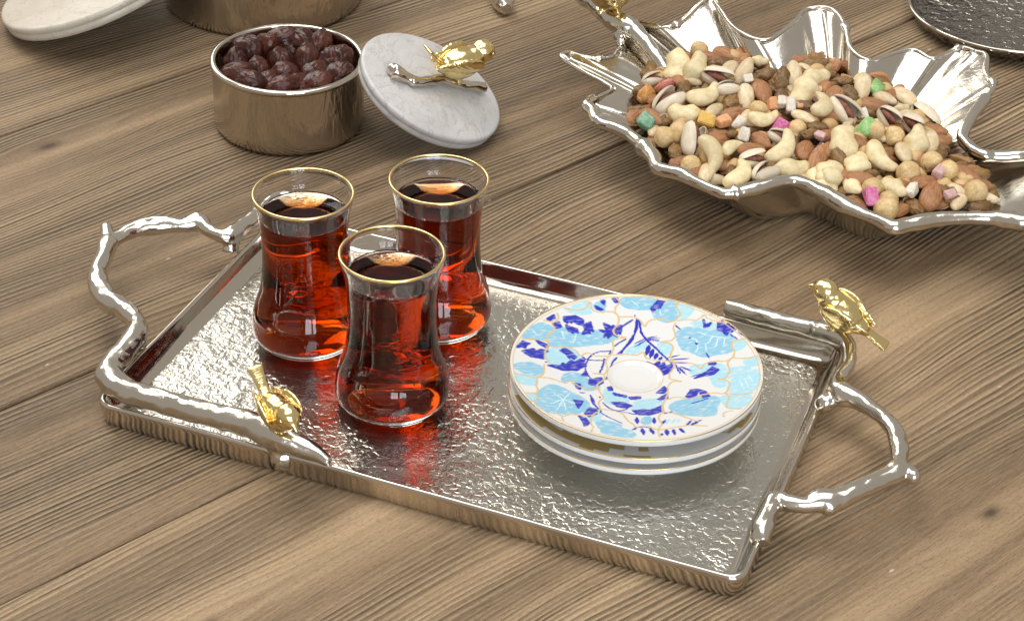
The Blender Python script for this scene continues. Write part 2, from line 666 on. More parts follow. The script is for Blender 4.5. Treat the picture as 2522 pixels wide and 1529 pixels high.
def rrect(w_, d_, r, n=8):
    out = []
    for cx, cyy, a0 in ((w_ / 2 - r, d_ / 2 - r, 0), (-w_ / 2 + r, d_ / 2 - r, 90), (-w_ / 2 + r, -d_ / 2 + r, 180), (w_ / 2 - r, -d_ / 2 + r, 270)):
        for k in range(n + 1):
            a = R(a0 + 90 * k / n)
            out.append((cx + r * math.cos(a), cyy + r * math.sin(a)))
    # subdivide long sides a little so that they can waver like cast metal
    res = []
    for i, p_ in enumerate(out):
        q_ = out[(i + 1) % len(out)]
        d = math.hypot(q_[0] - p_[0], q_[1] - p_[1])
        m_ = max(1, int(d / .008))
        for k in range(m_):
            res.append((p_[0] + (q_[0] - p_[0]) * k / m_, p_[1] + (q_[1] - p_[1]) * k / m_))
    return res


prof = [(.0022, .0003), (.0006, .0014), (.0002, .004), (-.0002, .010), (-.0004, .0122), (.0002, .0132), (.0011, TH), (.0020, .0130),
        (.0027, .0115), (.0042, .0068), (.0058, .0047), (.0080, .0038), (.0105, .0035)]
V, Fs = [], []
base = None
for inset, z in prof:
    ring = rrect(TW - 2 * inset, TD - 2 * inset, max(.003, .0095 - inset * .55))
    if base is None:
        base = len(ring)
        ref = ring
    if len(ring) != base:   # keep the same count: scale the reference ring instead
        ring = [(x * (TW - 2 * inset) / (TW - 2 * prof[0][0]), y * (TD - 2 * inset) / (TD - 2 * prof[0][0])) for x, y in ref]
    for x, y in ring:
        wv = mnoise.noise(Vector((x * 18, y * 18, z * 20))) * .0004
        wz = mnoise.noise(Vector((x * 26 + 5, y * 26, 3))) * .0005 if .009 < z else 0
        V.append((x + wv, y + wv, max(.0002, z + wz)))
for i in range(len(prof) - 1):
    for k in range(base):
        k2 = (k + 1) % base
        Fs.append((i * base + k, i * base + k2, (i + 1) * base + k2, (i + 1) * base + k))
Fs.append(tuple(range(base))[::-1])
mesh_obj('tray_wall', V, Fs, M_NICK, tray)
nx, ny = 150, 92
fw_, fd_ = TW - .0205, TD - .0205
V = []
for j in range(ny + 1):
    for i in range(nx + 1):
        x, y = -fw_ / 2 + fw_ * i / nx, -fd_ / 2 + fd_ * j / ny
        e = min(1, min(i, nx - i, j, ny - j) / 6)
        z = .0035 + e * (mnoise.noise(Vector((x * 150, y * 150, 1))) * .00022 + mnoise.noise(Vector((x * 50, y * 50, 7))) * .00028)
        V.append((x, y, z))
Fs = [(j * (nx + 1) + i, j * (nx + 1) + i + 1, (j + 1) * (nx + 1) + i + 1, (j + 1) * (nx + 1) + i) for j in range(ny) for i in range(nx)]
mesh_obj('tray_floor', V, Fs, M_HAM, tray)

# twig along the front and left corner, running into the left handle
branch('twig_handle', [(812, 1139, .0145, 1.6), (770, 1112, .017, 2.7), (720, 1090, .019, 4.0), (678, 1072, .020, 4.8), (616, 1046, .019, 4.2), (500, 1016, .0185, 3.9),
                       (387, 985, .0185, 4.0), (312, 962, .019, 4.2), (272, 932, .020, 4.6), (275, 900, .021, 4.1), (303, 868, .022, 3.9), (334, 826, .023, 3.8),
                       (336, 795, .0235, 3.2), (307, 763, .024, 3.5), (263, 738, .0245, 3.9), (243, 700, .025, 3.6), (243, 664, .025, 3.2), (257, 628, .025, 3.2),
                       (267, 600, .025, 3.6), (285, 590, .025, 2.6), (316, 572, .025, 2.7), (357, 559, .025, 3.3), (410, 553, .025, 3.3), (455, 555, .025, 2.6),
                       (489, 548, .025, 3.6), (512, 566, .024, 2.4), (546, 581, .023, 2.5), (571, 578, .022, 3.6), (597, 560, .021, 3.2), (622, 541, .021, 3.0),
                       (650, 512, .020, 3.2), (684, 490, .020, 3.0), (720, 492, .020, 2.6)], tray,
       knots=[(702, 1122, .0085, 7.0), (690, 1102, .012, 6.6), (684, 1086, .016, 6.2), (668, 1062, .020, 5.6), (489, 545, .026, 4.2), (573, 578, .022, 4.4), (268, 925, .019, 5.0)],
       stubs=[[(266, 602, .025, 3.2), (262, 558, .027, 2.5)], [(571, 580, .021, 3.4), (567, 622, .013, 3.4)], [(700, 1098, .012, 4), (712, 1112, .008, 3)],
              [(330, 830, .022, 3), (348, 850, .014, 2.6)]], seed=2)
# twig along the back right corner, running into the right handle
branch('twig_handle', [(1790, 758, .017, 3.1), (1835, 769, .0185, 3.1), (1890, 783, .019, 3.3), (1970, 803, .019, 3.1), (2022, 816, .0195, 3.3), (2063, 830, .020, 3.6),
                       (2090, 857, .020, 2.7), (2088, 900, .020, 2.4), (2064, 940, .0205, 2.7), (2072, 968, .0205, 4.0), (2114, 986, .021, 3.0), (2160, 1016, .022, 2.5),
                       (2200, 1054, .023, 2.7), (2214, 1098, .0235, 3.0), (2215, 1134, .0235, 2.7), (2206, 1162, .023, 3.7), (2172, 1180, .0225, 3.2), (2114, 1207, .022, 3.3),
                       (2057, 1231, .021, 3.5), (2020, 1232, .021, 3.8), (1986, 1243, .0205, 2.5), (1942, 1238, .020, 2.7), (1913, 1230, .019, 3.0), (1892, 1262, .0175, 3.1),
                       (1876, 1308, .015, 3.3), (1874, 1338, .0125, 2.6)], tray,
       knots=[(2034, 992, .016, 5.0), (2060, 972, .019, 4.4), (2022, 1225, .022, 3.9), (2040, 1246, .020, 4.4), (2246, 1172, .023, 3.6), (1872, 1322, .013, 4.4), (2045, 818, .021, 3.6), (1938, 1242, .019, 3.4)],
       stubs=[[(2212, 1150, .023, 3), (2252, 1172, .023, 2.8)], [(2064, 950, .02, 2.6), (2040, 990, .015, 3.4)], [(2016, 812, .02, 3.4), (1996, 806, .021, 3.0)]], seed=5)
# right-hand bird looks away to the back left, front bird sits on the front edge
P0 = at(2050, 808, .0235)
add_bird(tray, P0, (-.0405, .022, .009), (.0, -.1, 1), 1.0)
P0 = at(690, 1062, .0245)
add_bird(tray, P0, (.50, -.80, -.16), (-.14, .1, 1), .96, 1)


# ------------------------------------------------------------------ tea glasses
OUT = [(.017, 0), (.0215, .0008), (.0256, .003), (.0281, .0066), (.0287, .0105), (.0284, .0155), (.0275, .0200), (.0260, .0245), (.0240, .0310), (.0228, .038), (.0220, .047), (.0218, .056), (.0221, .065), (.0232, .076), (.0256, .0868)]
_o = [tuple(q) for q in cr(OUT, 5)]
_t = .0009
_inn = []
for i, (r, z) in enumerate(_o):
    if z >= .0042:
        a = np.array(_o[max(i - 1, 0)])
        b = np.array(_o[min(i + 1, len(_o) - 1)])
        d = (b - a) / np.linalg.norm(b - a)
        _inn.append((r - d[1] * _t, z + d[0] * _t))
INN = [(0, .0048), (.012, .0050), (.0205, .0056)] + [q for q in _inn if q[1] > .0068]
gprof = [(0, .0009), (.012, .0009), (.0155, .0)] + _o
gprof += [(.02565, .0874), (.0251, .0878), (.0245, .0874)]
LEVEL = .0762
gprof += [q for q in INN[::-1] if q[1] > LEVEL] + [(float(np.interp(LEVEL, [q[1] for q in INN[3:]], [q[0] for q in INN[3:]])), LEVEL)]
tprof = [q for q in INN if q[1] < LEVEL - .0005] + [(gprof[-1][0], LEVEL), (gprof[-1][0] - .0007, LEVEL - .0005), (gprof[-1][0] - .0018, LEVEL - .0008), (0, LEVEL - .0008)]


def tor(Rm, r, z, n=72, k=8):
    V, Fs = [], []
    for i in range(n):
        a = 2 * math.pi * i / n
        for j in range(k):
            b = 2 * math.pi * j / k
            V.append(((Rm + r * math.cos(b)) * math.cos(a), (Rm + r * math.cos(b)) * math.sin(a), z + r * math.sin(b)))
    for i in range(n):
        for j in range(k):
            Fs.append((i * k + j, ((i + 1) % n) * k + j, ((i + 1) % n) * k + (j + 1) % k, i * k + (j + 1) % k))
    return V, Fs


gb = tb = gr = bb = None
GL = 'gold-rimmed tulip glasses of tea on the tray'
for (gx, gy), lab in (((-.0585, .8022), 'gold-rimmed tea glass in the middle front of the three, darkest tea'),
                      ((-.1068, .8552), 'gold-rimmed tea glass at the back left, amber glow in its base'),
                      ((-.0397, .8748), 'gold-rimmed tea glass farthest back, partly hidden behind the front glass')):
    t = thing('tea_glass', lab, 'tea glass', (gx, gy, .0038), GL)
    if gb is None:
        V, Fs = lathe(gprof, 96)
        gb = mesh_obj('glass_body', V, Fs, M_GLASS, t).data
        V, Fs = lathe(tprof, 96)
        tb = mesh_obj('tea', V, Fs, M_TEA, t).data
        V, Fs = tor(.0251, .00080, .0877)
        gr = mesh_obj('gold_rim', V, Fs, M_GOLDL, t).data
        bub = []
        for k in range(26):
            a = rnd.choice([rnd.gauss(-1.5, .5), rnd.gauss(1.0, .4), rnd.uniform(0, 6.28)])
            q = rnd.uniform(.00022, .00055)
            rr = gprof[-1][0] - q * 1.2
            bub.append(ball((rr * math.cos(a), rr * math.sin(a), LEVEL + q * .3), q, q, q * .8, None, 10, 6))
        V, Fs = join(bub)
        bb = mesh_obj('tea_bubbles', V, Fs, M_GLASS, t)
        bb['kind'] = 'stuff'
        bb = bb.data
    else:
        link('glass_body', gb, None, t)
        link('tea', tb, None, t)
        link('gold_rim', gr, None, t)
        q = link('tea_bubbles', bb, None, t)
        q['kind'] = 'stuff'
        q.rotation_euler = (0, 0, gx * 9)

# ------------------------------------------------------------------ saucers
SX, SY, SR = .0620, .7957, .0625
SPROF = [(0, -.0092), (.008, -.0090), (.0115, -.0083), (.0132, -.0073), (.0148, -.0070), (.022, -.0061), (.032, -.0047), (.042, -.0032), (.052, -.0017), (.058, -.0008), (.0618, -.0001), (.0625, -.0002)]
_sr = np.array([q[0] for q in SPROF])
_sz = np.array([q[1] for q in SPROF])


def stop(r):
    return float(np.interp(r, _sr, _sz))


def saucer(zrim, foot, top_mat, label, colour_fn=None, nr=0):
    t = thing('saucer', label, 'saucer', (SX, SY, zrim), 'saucers stacked on the tray')
    # white ware: edge, underside, foot
    under = [(.0625, -.0002), (.0628, -.0010), (.0626, -.0026), (.0612, -.0033), (.052, -.0050), (.034, -.0079), (.0315, -.0085), (.0305, -foot), (.0285, -foot), (.0275, -.0092), (.012, -.0115), (0, -.0118)]
    V, Fs = lathe(under, 128)
    mesh_obj('porcelain_body', V, Fs, M_PORC, t)
    rr = np.concatenate([[0.0], np.linspace(.0006, .0625, nr)]) if nr else np.concatenate([[0], np.linspace(.002, .0625, 36)])
    na = 760 if nr else 240
    V, Fs = lathe([(float(r), stop(r)) for r in rr], na)
    o = mesh_obj('printed_face', V, Fs, top_mat, t)
    if colour_fn is not None:
        xy = np.array([v[:2] for v in V])
        c = colour_fn(xy)
        at_ = o.data.color_attributes.new('print', 'FLOAT_COLOR', 'POINT')
        at_.data.foreach_set('color', np.c_[c, np.ones(len(c))].astype(np.float32).ravel())
    V, Fs = tor(.0622, .00028, .00006, 160, 6)
    mesh_obj('gold_edge', V, Fs, M_GOLDL, t)
    return t


pn = N('white_porcelain')
M_PORC = pn.set(Base_Color=(.68, .68, .67), Roughness=.12, Coat_Weight=.3)
pp = N('printed_porcelain')
ca = pp.node('ShaderNodeVertexColor', layer_name='print')
M_PRINT = pp.set(Base_Color=ca.outputs[0], Roughness=.10, Coat_Weight=.3)

ZT = .037


def sauc_xy(pts):
    """photo-crop tracing of the flat print -> saucer-local metres"""
    out = []
    for X, Y in pts:
        u, v = 1220 + X / 2.989, 700 + Y / 2.989
        z = ZT - .004
        for _ in range(4):
            P = at(u, v, z)
            z = ZT + stop(math.hypot(P.x - SX, P.y - SY))
        out.append((P.x - SX, P.y - SY))
    return np.array(out)


W_ = (.68, .675, .66)
LB = (.235, .49, .64)
LB2 = (.36, .62, .72)
DB = (.018, .026, .40)
GO = (.60, .44, .21)
LEAVES = [
    (LB, "930,110 1050,98 1200,118 1180,170 1050,182 950,160"), (LB, "1170,205 1240,128 1340,145 1345,240 1260,275 1180,240"), (LB2, "1350,162 1450,170 1430,218 1370,252"),
    (LB2, "570,170 660,135 700,140 690,180 600,190"), (LB2, "525,180 700,200 660,218 560,206"), (LB, "740,150 800,118 792,190 740,176"),
    (LB, "210,390 270,320 350,288 422,330 392,392 280,402"), (LB, "410,445 398,380 470,325 560,340 640,362 720,345 850,355 885,392 800,432 700,442 600,452 480,458"),
    (LB2, "370,525 440,468 560,478 612,532 560,575 430,592"), (LB, "140,600 230,578 320,600 348,640 310,672 200,640"), (LB2, "150,665 250,668 300,700 290,738 180,722"),
    (LB, "290,860 330,790 400,743 480,758 560,800 640,838 682,892 620,942 510,952 380,932"), (LB, "500,680 560,653 640,670 700,710 760,752 680,778 580,732 560,702 508,722"),
    (LB, "1340,360 1400,323 1500,328 1640,338 1720,368 1762,412 1730,492 1620,512 1540,532 1440,492 1380,472 1350,412"), (LB2, "1450,290 1540,278 1620,300 1580,332"),
    (LB2, "1760,430 1840,413 1832,452 1770,482"), (LB2, "1540,605 1650,588 1702,640 1690,692 1680,750 1620,745 1590,690 1540,645"), (LB2, "1730,622 1860,608 1850,642 1740,652"), (LB2, "1725,682 1790,648 1800,682 1735,692"),
    (LB2, "1760,700 1860,648 1932,638 1932,742 1840,802 1740,792 1718,742"), (LB2, "1840,560 1930,538 1932,592 1860,592"), (LB, "1295,890 1400,848 1540,828 1642,838 1622,912 1602,962 1450,962 1330,952"),
    (LB2, "1670,830 1740,818 1875,818 1832,892 1740,912 1690,882"), (LB, "750,1010 820,1008 922,1040 840,1072 780,1062"), (LB, "785,1078 900,1058 1012,1090 1002,1122 860,1108"), (LB2, "820,768 880,800 962,830 962,872 850,882 808,840"),
    (LB2, "1005,900 1070,858 1200,848 1222,900 1120,932 1030,932"), (LB2, "232,800 295,815 275,858 250,842"), (LB2, "690,930 770,918 762,992 678,992"), (LB2, "1205,430 1292,445 1282,502 1228,502"),
    (LB2, "1085,478 975,505 1000,468 1100,428"), (LB, "1088,990 1132,978 1132,1022 1090,1022"), (LB2, "1450,605 1530,600 1510,660 1440,650")]
DARKS = [
    "505,240 590,233 648,260 642,302 600,290 570,262 560,285 535,258 530,285 508,272", "520,300 560,318 602,328 605,356 580,345 570,360 555,338 540,345", "650,300 700,278 718,348 690,325 692,362 640,366 662,335",
    "428,290 470,276 484,312 440,326", "383,255 430,223 437,250 400,265", "768,338 822,345 800,288 850,312 870,303 887,342 897,385 860,368 830,395 838,362 800,388 815,360", "900,312 930,303 920,365 890,348",
    "163,465 200,418 252,435 225,448 220,470 195,458", "198,490 280,473 300,492 340,480 382,490 345,510 352,546 260,532", "300,410 390,448 382,472 330,442", "478,490 512,468 560,500 592,530 580,552 556,530 545,545 520,510",
    "388,595 480,600 500,580 520,595 560,558 580,575 652,543 652,602 600,632 500,632", "700,700 780,688 792,722 742,748 690,732", "640,670 665,638 684,672", "1168,590 1205,572 1215,600 1240,578 1250,605 1300,588 1292,642 1240,664 1208,630",
    "1468,690 1560,640 1600,608 1642,630 1602,662 1540,672", "1572,580 1590,571 1615,576 1620,588 1595,594 1575,590", "1640,285 1668,270 1690,300 1720,288 1762,332 1740,350 1720,340 1700,372 1672,345 1640,335", "1533,260 1545,302 1588,283 1565,310 1540,315",
    "1145,180 1200,118 1248,123 1222,150 1215,172 1180,175 1160,204", "866,105 895,103 905,130 885,135", "738,160 790,183 775,192 750,180", "778,120 805,123 797,147", "1408,825 1440,776 1492,773 1482,812 1430,842", "1500,775 1540,788 1578,822 1530,832",
    "1188,800 1245,753 1262,775 1240,800", "1198,845 1262,808 1265,838 1215,852", "830,760 850,752 862,780 835,778", "858,870 940,868 1002,893 960,908 900,900 880,885", "1015,930 1100,920 1140,928 1225,895 1232,930 1130,962 1040,948",
    "658,950 700,908 742,918 742,952 690,972", "618,970 662,985 692,1020 660,1042 640,1000", "588,730 622,735 622,772 600,760", "578,850 642,860 610,908 600,880", "985,832 1065,826 1062,842 1000,846", "870,800 962,818 955,830 880,815"]
STROKES = [  # width, points
    (11, "1040,260 1030,340 1000,420 900,515"), (9, "1052,260 1042,330 985,420 925,510"), (11, "1010,262 950,300 900,330"), (12, "1065,270 1070,340 1100,395 1180,470 1270,555 1330,600"), (9, "960,405 920,425 880,455"),
    (10, "890,540 860,580 845,640"), (9, "855,490 830,520"), (8, "850,490 750,500 690,540 665,600 670,650 700,690"), (8, "640,530 680,555 800,560"), (10, "805,550 790,600 770,650"), (8, "830,670 815,700"), (12, "1027,225 1027,236"),
    (9, "1105,400 1015,440"), (9, "1110,410 1020,465"), (9, "1100,400 1195,380"), (9, "1110,405 1215,395"), (8, "1120,410 1200,415"), (26, "1132,450 1110,525"), (26, "1160,480 1138,545"), (24, "1192,508 1172,552"), (20, "1222,535 1205,560"),
    (11, "1270,540 1360,520"), (12, "1290,555 1430,545"), (12, "1310,575 1440,580"), (11, "1330,600 1365,665"), (13, "1350,610 1405,665"), (12, "1365,605 1450,640"), (10, "1080,565 1180,590"), (9, "1440,680 1540,650"), (9, "1550,505 1580,550"), (11, "1322,300 1367,335"),
    (16, "1428,394 1438,399"), (16, "1476,430 1486,445"), (8, "1575,225 1602,240"), (10, "1790,350 1838,387"), (7, "1730,365 1780,405"), (9, "1450,875 1500,860 1560,840"), (8, "790,870 840,910 900,930 960,920 990,895"), (8, "870,925 970,945 1080,960 1200,945"), (11, "1240,950 1310,935"),
    (10, "700,815 715,870 745,900 780,935"), (11, "712,830 735,880"), (8, "770,940 840,980 930,1020"), (10, "620,795 665,800"), (7, "1020,1055 1100,1050 1200,1070"), (22, "1040,980 1045,1028"), (20, "1168,982 1170,1028"), (18, "1222,1030 1255,995"), (15, "1410,1035 1445,998"),
    (18, "1440,1035 1520,995"), (16, "1008,1072 1042,1058"), (24, "1080,1062 1095,1108"), (22, "1140,1062 1168,1105"), (16, "1220,1112 1228,1095"), (24, "1260,1068 1268,1114"), (20, "1310,1068 1322,1110"), (20, "1358,1060 1392,1095"), (10, "770,825 768,836"), (10, "365,572 385,574")]
LBSTR = [(14, "1255,1025 1285,990"), (14, "1300,1020 1325,992"), (14, "1338,1015 1362,990"), (9, "980,470 1075,440"), (9, "990,520 1080,490")]
WHITES = [(6, "500,845 430,800"), (6, "500,845 560,790"), (7, "500,845 590,880"), (6, "500,845 520,930"), (6, "500,845 400,880"), (6, "500,845 450,930"), (6, "1560,375 1740,400"), (6, "1600,385 1560,440"), (6, "1640,390 1620,470"), (5, "1690,395 1680,460"), (6, "1560,375 1470,345"),
          (6, "1545,440 1555,500"), (7, "1435,400 1480,410 1490,470 1470,500"), (5, "1860,660 1900,720"), (5, "1830,690 1870,760"), (5, "1800,700 1830,770"), (6, "490,340 505,400"), (5, "600,360 570,440"), (5, "270,330 310,380"), (6, "1210,190 1220,230"), (5, "1000,115 1060,170")]
NET = [  # gold ogee lines
    "510,175 590,190 660,180 695,130 715,185 760,205 840,200 885,215 905,240 905,290 880,320 870,350 895,380 960,390 905,400 865,420 870,470 855,510 825,545 815,580 825,610 815,640 800,660 720,655", "890,100 915,130 885,170 885,215",
    "905,240 1000,240 1060,260 1100,310 1120,280 1160,260 1220,255 1300,275 1340,250 1360,215 1335,170 1345,140 1385,122", "1340,270 1420,260 1480,265 1540,225 1560,250 1620,270 1690,282",
    "1330,285 1310,320 1325,370 1300,410 1220,425 1285,435 1310,470 1290,520 1305,570 1320,610 1285,650 1290,695 1370,715 1310,715 1270,750 1270,800 1250,850 1230,900 1235,940", "1305,570 1400,575 1470,590 1515,620 1540,585 1620,565 1690,565 1745,540 1760,490 1740,460 1750,420 1840,398",
    "1745,540 1830,545 1935,525", "1745,540 1710,580 1725,640 1690,690 1640,695 1700,705 1725,740 1690,800 1620,800 1530,810 1440,840 1340,830 1250,850", "1690,800 1720,830 1700,890 1720,910 1810,915", "1690,800 1800,810 1895,798",
    "870,520 950,515 1040,520 1090,500 1110,540 1160,560 1240,560 1305,570", "455,210 465,250 420,275 355,265", "415,290 435,330 385,380 385,420 405,455 480,460 560,470 605,500 625,525 680,505 730,525 820,530", "385,455 365,510 380,555 400,575", "385,420 300,405 200,400",
    "360,590 355,650 310,685 220,670 140,650", "310,685 400,690 500,720 560,705 590,735 680,770 770,770", "310,695 300,740 315,780 290,800 225,800", "800,665 800,700 750,740 770,790 795,830 760,870 770,920 720,960", "290,800 310,830 280,860 255,862", "720,960 700,1010 720,1050 705,1085",
    "770,920 850,925 930,950 975,1000 1040,1050", "1235,940 1200,980 1225,1030 1200,1070 1212,1125", "430,940 500,970 560,955 640,965 720,960", "1235,940 1320,950 1420,985 1500,1010", "1680,975 1685,945 1745,928", "1040,1050 1120,1040 1200,1070 1400,1040 1560,1040", "500,1000 490,970 500,970"]


def prs(s):
    return [tuple(float(k) for k in q.split(',')) for q in s.split()]


def paint_top(xy):
    n = len(xy)
    col = np.tile(np.array(W_), (n, 1))
    edge = np.hypot(xy[:, 0], xy[:, 1])

    # hand-painted wobble of every outline
    wob = np.array([[mnoise.noise(Vector((x * 500, y * 500, 0))), mnoise.noise(Vector((x * 500, y * 500, 9)))] for x, y in xy]) * .00035
    q = xy + wob

    def poly(pts, c, soft=.00028, streak=0.0, grow=0.0):
        P = sauc_xy(pts)
        lo, hi = P.min(0) - .001, P.max(0) + .001
        m = np.where(((q > lo) & (q < hi)).all(1))[0]
        if len(m) == 0:
            return
        p = q[m]
        inside = np.zeros(len(m), bool)
        dmin = np.full(len(m), 9.0)
        for i in range(len(P)):
            a, b = P[i - 1], P[i]
            cond = (a[1] > p[:, 1]) != (b[1] > p[:, 1])
            with np.errstate(divide='ignore', invalid='ignore'):
                xi = (b[0] - a[0]) * (p[:, 1] - a[1]) / (b[1] - a[1]) + a[0]
            inside ^= cond & (p[:, 0] < xi)
            d = b - a
            t = np.clip(((p - a) @ d) / (d @ d + 1e-12), 0, 1)
            dmin = np.minimum(dmin, np.hypot(*(p - a - t[:, None] * d).T))
        sd = np.where(inside, dmin, -dmin)
        al = np.clip((sd + grow) / soft + .5, 0, 1)[:, None]
        cc = np.tile(np.array(c), (len(m), 1))
        if streak:
            st = np.array([mnoise.noise(Vector((x * 260 + y * 120, y * 900 - x * 300, 3))) for x, y in p])
            cc = cc + (np.array(W_) - cc) * np.clip(st * streak, 0, .6)[:, None]
        col[m] = col[m] * (1 - al) + cc * al

    def stroke(pts, wpx, c, taper=False):
        P = sauc_xy(pts)
        if len(P) > 2:
            P = np.array(cr(P, 5))
        wd = wpx / 2.989 / 4870 * .5 * 1.45
        for a, b in zip(P[:-1], P[1:]):
            lo, hi = np.minimum(a, b) - .003, np.maximum(a, b) + .003
            m = np.where(((q > lo) & (q < hi)).all(1))[0]
            if len(m) == 0:
                continue
            p = q[m]
            d = b - a
            t = np.clip(((p - a) @ d) / (d @ d + 1e-12), 0, 1)
            dd = np.hypot(*(p - a - t[:, None] * d).T)
            ww = wd * (np.sin(math.pi * np.clip(t * .8 + .15, 0, 1)) if taper else 1.0)
            al = np.clip((ww - dd) / .00022 + .5, 0, 1)[:, None]
            col[m] = col[m] * (1 - al) + np.array(c) * al
    for c, s in LEAVES:
        P = prs(s)
        poly([tuple(k) for k in cr_closed(P, 3)], c, .0003, 1.1, .0010)
    for wd, s in WHITES:
        stroke(prs(s), wd, (.62, .76, .80), True)
    for wd, s in LBSTR:
        stroke(prs(s), wd, LB2, True)
    for s in DARKS:
        poly(prs(s), DB, .00026, .55, .0007)
    for wd, s in STROKES:
        P = prs(s)
        stroke(P, wd, DB, len(P) == 2 and wd > 8)
    for s in NET:
        stroke(prs(s), 9, GO)
    for r0, wd in ((.0138, .00055), (.0606, .0006)):
        al = np.clip((wd * .5 - np.abs(edge - r0)) / .0002 + .5, 0, 1)[:, None]
        col[:] = col * (1 - al) + np.array(GO) * al
    inn = (edge < .0135)[:, None]
    col[:] = np.where(inn, np.array(W_), col)
    return col


def paint_mid(xy):
    edge = np.hypot(xy[:, 0], xy[:, 1])
    ang = np.arctan2(xy[:, 1], xy[:, 0])
    col = np.tile(np.array((.74, .735, .72)), (len(xy), 1))
    k = np.floor(ang / (2 * math.pi) * 52)
    ri = np.floor((edge - .050) / .0021)
    hsh = np.abs(np.sin(k * 12.9898 + ri * 78.233) * 43758.5) % 1
    grp = np.abs(np.sin(np.floor(ang / (2 * math.pi) * 17) * 3.17) * 917.3) % 1
    m = (ri >= 0) & (ri < 5) & (hsh > .30) & (grp > .08)
    col[m] = (.46, .33, .12)
    return col


saucer(.0202, .0167, M_PORC, 'plain white saucer at the bottom of the stack of three')
saucer(.0267, .0115, M_PRINT, 'saucer in the middle of the stack with gold blocks on its face', paint_mid, 60)
saucer(ZT, .0153, M_PRINT, 'topmost saucer painted with blue leaves and thin gold net lines', paint_top, 128)

# ------------------------------------------------------------------ nickel pots
def pot(name, label, x, y, r, h, wall=.0022, n=120):
    t = thing(name, label, 'pot', (x, y, 0))
    out = [(0, .0004), (r - .004, .0004), (r - .0012, .0010), (r - .0002, .0035)]
    k = 16
    out += [(r, .0035 + (h - .0045) * i / k) for i in range(1, k)]
    out += [(r, h - .0012), (r - wall, h - .0012)]
    out += [(r - wall, h - .004), (r - wall, .006), (r - wall - .003, .003), (0, .003)]
    V, Fs = lathe(out, n)
    V2 = []
    for vx, vy, vz in V:
        d = math.hypot(vx, vy)
        if d > r - .001 and .003 < vz < h - .002:
            a = math.atan2(vy, vx)
            q = mnoise.noise(Vector((math.cos(a) * r * 140, math.sin(a) * r * 140, vz * 45))) * .00038
            vx, vy = vx * (1 + q / d), vy * (1 + q / d)
        V2.append((vx, vy, vz))
    mesh_obj('pot_body', V2, Fs, M_POT, t)
    rp = [(r - wall - .0003, h - .0030), (r - wall - .0003, h - .0004), (r - wall + .0006, h + .0002), (r - .0002, h + .0002), (r + .0010, h - .0006), (r + .0012, h - .0020), (r + .0004, h - .0034), (r - wall - .0003, h - .0030)]
    V, Fs = lathe(rp, n)
    V = [(a * (1 + mnoise.noise(Vector((a * 60, b * 60, 1))) * .004), b * (1 + mnoise.noise(Vector((a * 60, b * 60, 1))) * .004), c) for a, b, c in V]
    mesh_obj('rim', V, Fs, M_NICK, t)
    return t


PX, PY, PR_, PHT = -.1441, 1.0978, .0466, .0452
pot('round_pot', 'small round nickel pot full of dates beside the leaning grey marble lid', PX, PY, PR_, PHT)
pot('round_pot', 'larger streaked nickel pot cut off by the top edge of the photo', -.1837, 1.2824, .0700, .070)

# shallow round hammered tray, top right
DTX, DTY, DTR = .3405, 1.2815, .0705
t = thing('round_tray', 'round dark hammered metal tray with a bright rim in the top right corner', 'tray', (DTX, DTY, 0))
V, Fs = lathe([(0, .0010), (DTR - .012, .0010), (DTR - .005, .004), (DTR - .0006, .0105), (DTR, .0118), (DTR - .0003, .0128), (DTR - .0016, .0128), (DTR - .0026, .0115), (DTR - .0062, .0055), (DTR - .013, .0030), (0, .0030)], 120)
V = [(a, b, c + (mnoise.noise(Vector((a * 70, b * 70, 2))) * .0003 if c > .01 else 0)) for a, b, c in V]
M_DARKHAM = mat_metal('dark_hammered_nickel', col=(.30, .28, .25), rough=.15, scale=150, strength=1.0, dist=.0045)
mesh_obj('tray_body', V, Fs, M_DARKHAM, t)
V, Fs = tor(DTR - .0010, .0012, .0124, 120, 8)
V = [(a, b, c + mnoise.noise(Vector((a * 70, b * 70, 2))) * .0004) for a, b, c in V]
mesh_obj('rim', V, Fs, M_NICK, t)


# ------------------------------------------------------------------ marble lids
def lid(label, C, nrm, rad, mat, thick=.0095):
    t = thing('marble_lid', label, 'lid', C)
    nrm = Vector(nrm).normalized()
    t.rotation_euler = nrm.to_track_quat('Z', 'Y').to_euler()
    bpy.context.view_layer.update()
    e = .0013
    pr = [(0, 0), (rad - e * 2, 0), (rad - e, -.0002), (rad - .0004, -.0007), (rad, -.0018), (rad, -.0040), (rad - .0008, -.0047), (rad - .0012, -.0050), (rad - .0009, -.0054),
          (rad - .0007, -.0075), (rad - .0012, -thick + .0006), (rad - .0030, -thick), (0, -thick)]
    V, Fs = lathe(pr, 128)
    mesh_obj('marble_disc', V, Fs, mat, t)
    return t, nrm


LC, LN = Vector((-.05455, 1.0946, .03142)), Vector((.50783, -.12344, 1)).normalized()
lid1, LN = lid('grey marble lid leaning on the small pot, gold bird on its twig handle', LC, LN, .0480, M_MARB)


def on_plane(X, Y, C, n, h=0.0):
    d = FW + RT * ((X - PW / 2) / F_PX) - UP * ((Y - PH / 2) / F_PX)
    C = Vector(C) + n * h
    return CAM + d * ((C - CAM).dot(n) / d.dot(n))


def branch_pts(name, P, parent, extra=(), mat=None, seed=3, voxel=.0006):
    C = cr([(*p, r) for p, r in P], 7)
    parts = [tube([c[:3] for c in C], [max(.0007, c[3] * 1.2) for c in C], 14, True, False, .2, seed)]
    parts += list(extra)
    inv = parent.matrix_basis.inverted()
    parts = [([inv @ Vector(v) for v in V], Fs) for V, Fs in parts]
    return fuse(name, parts, voxel, 3, mat or M_NICK, parent)


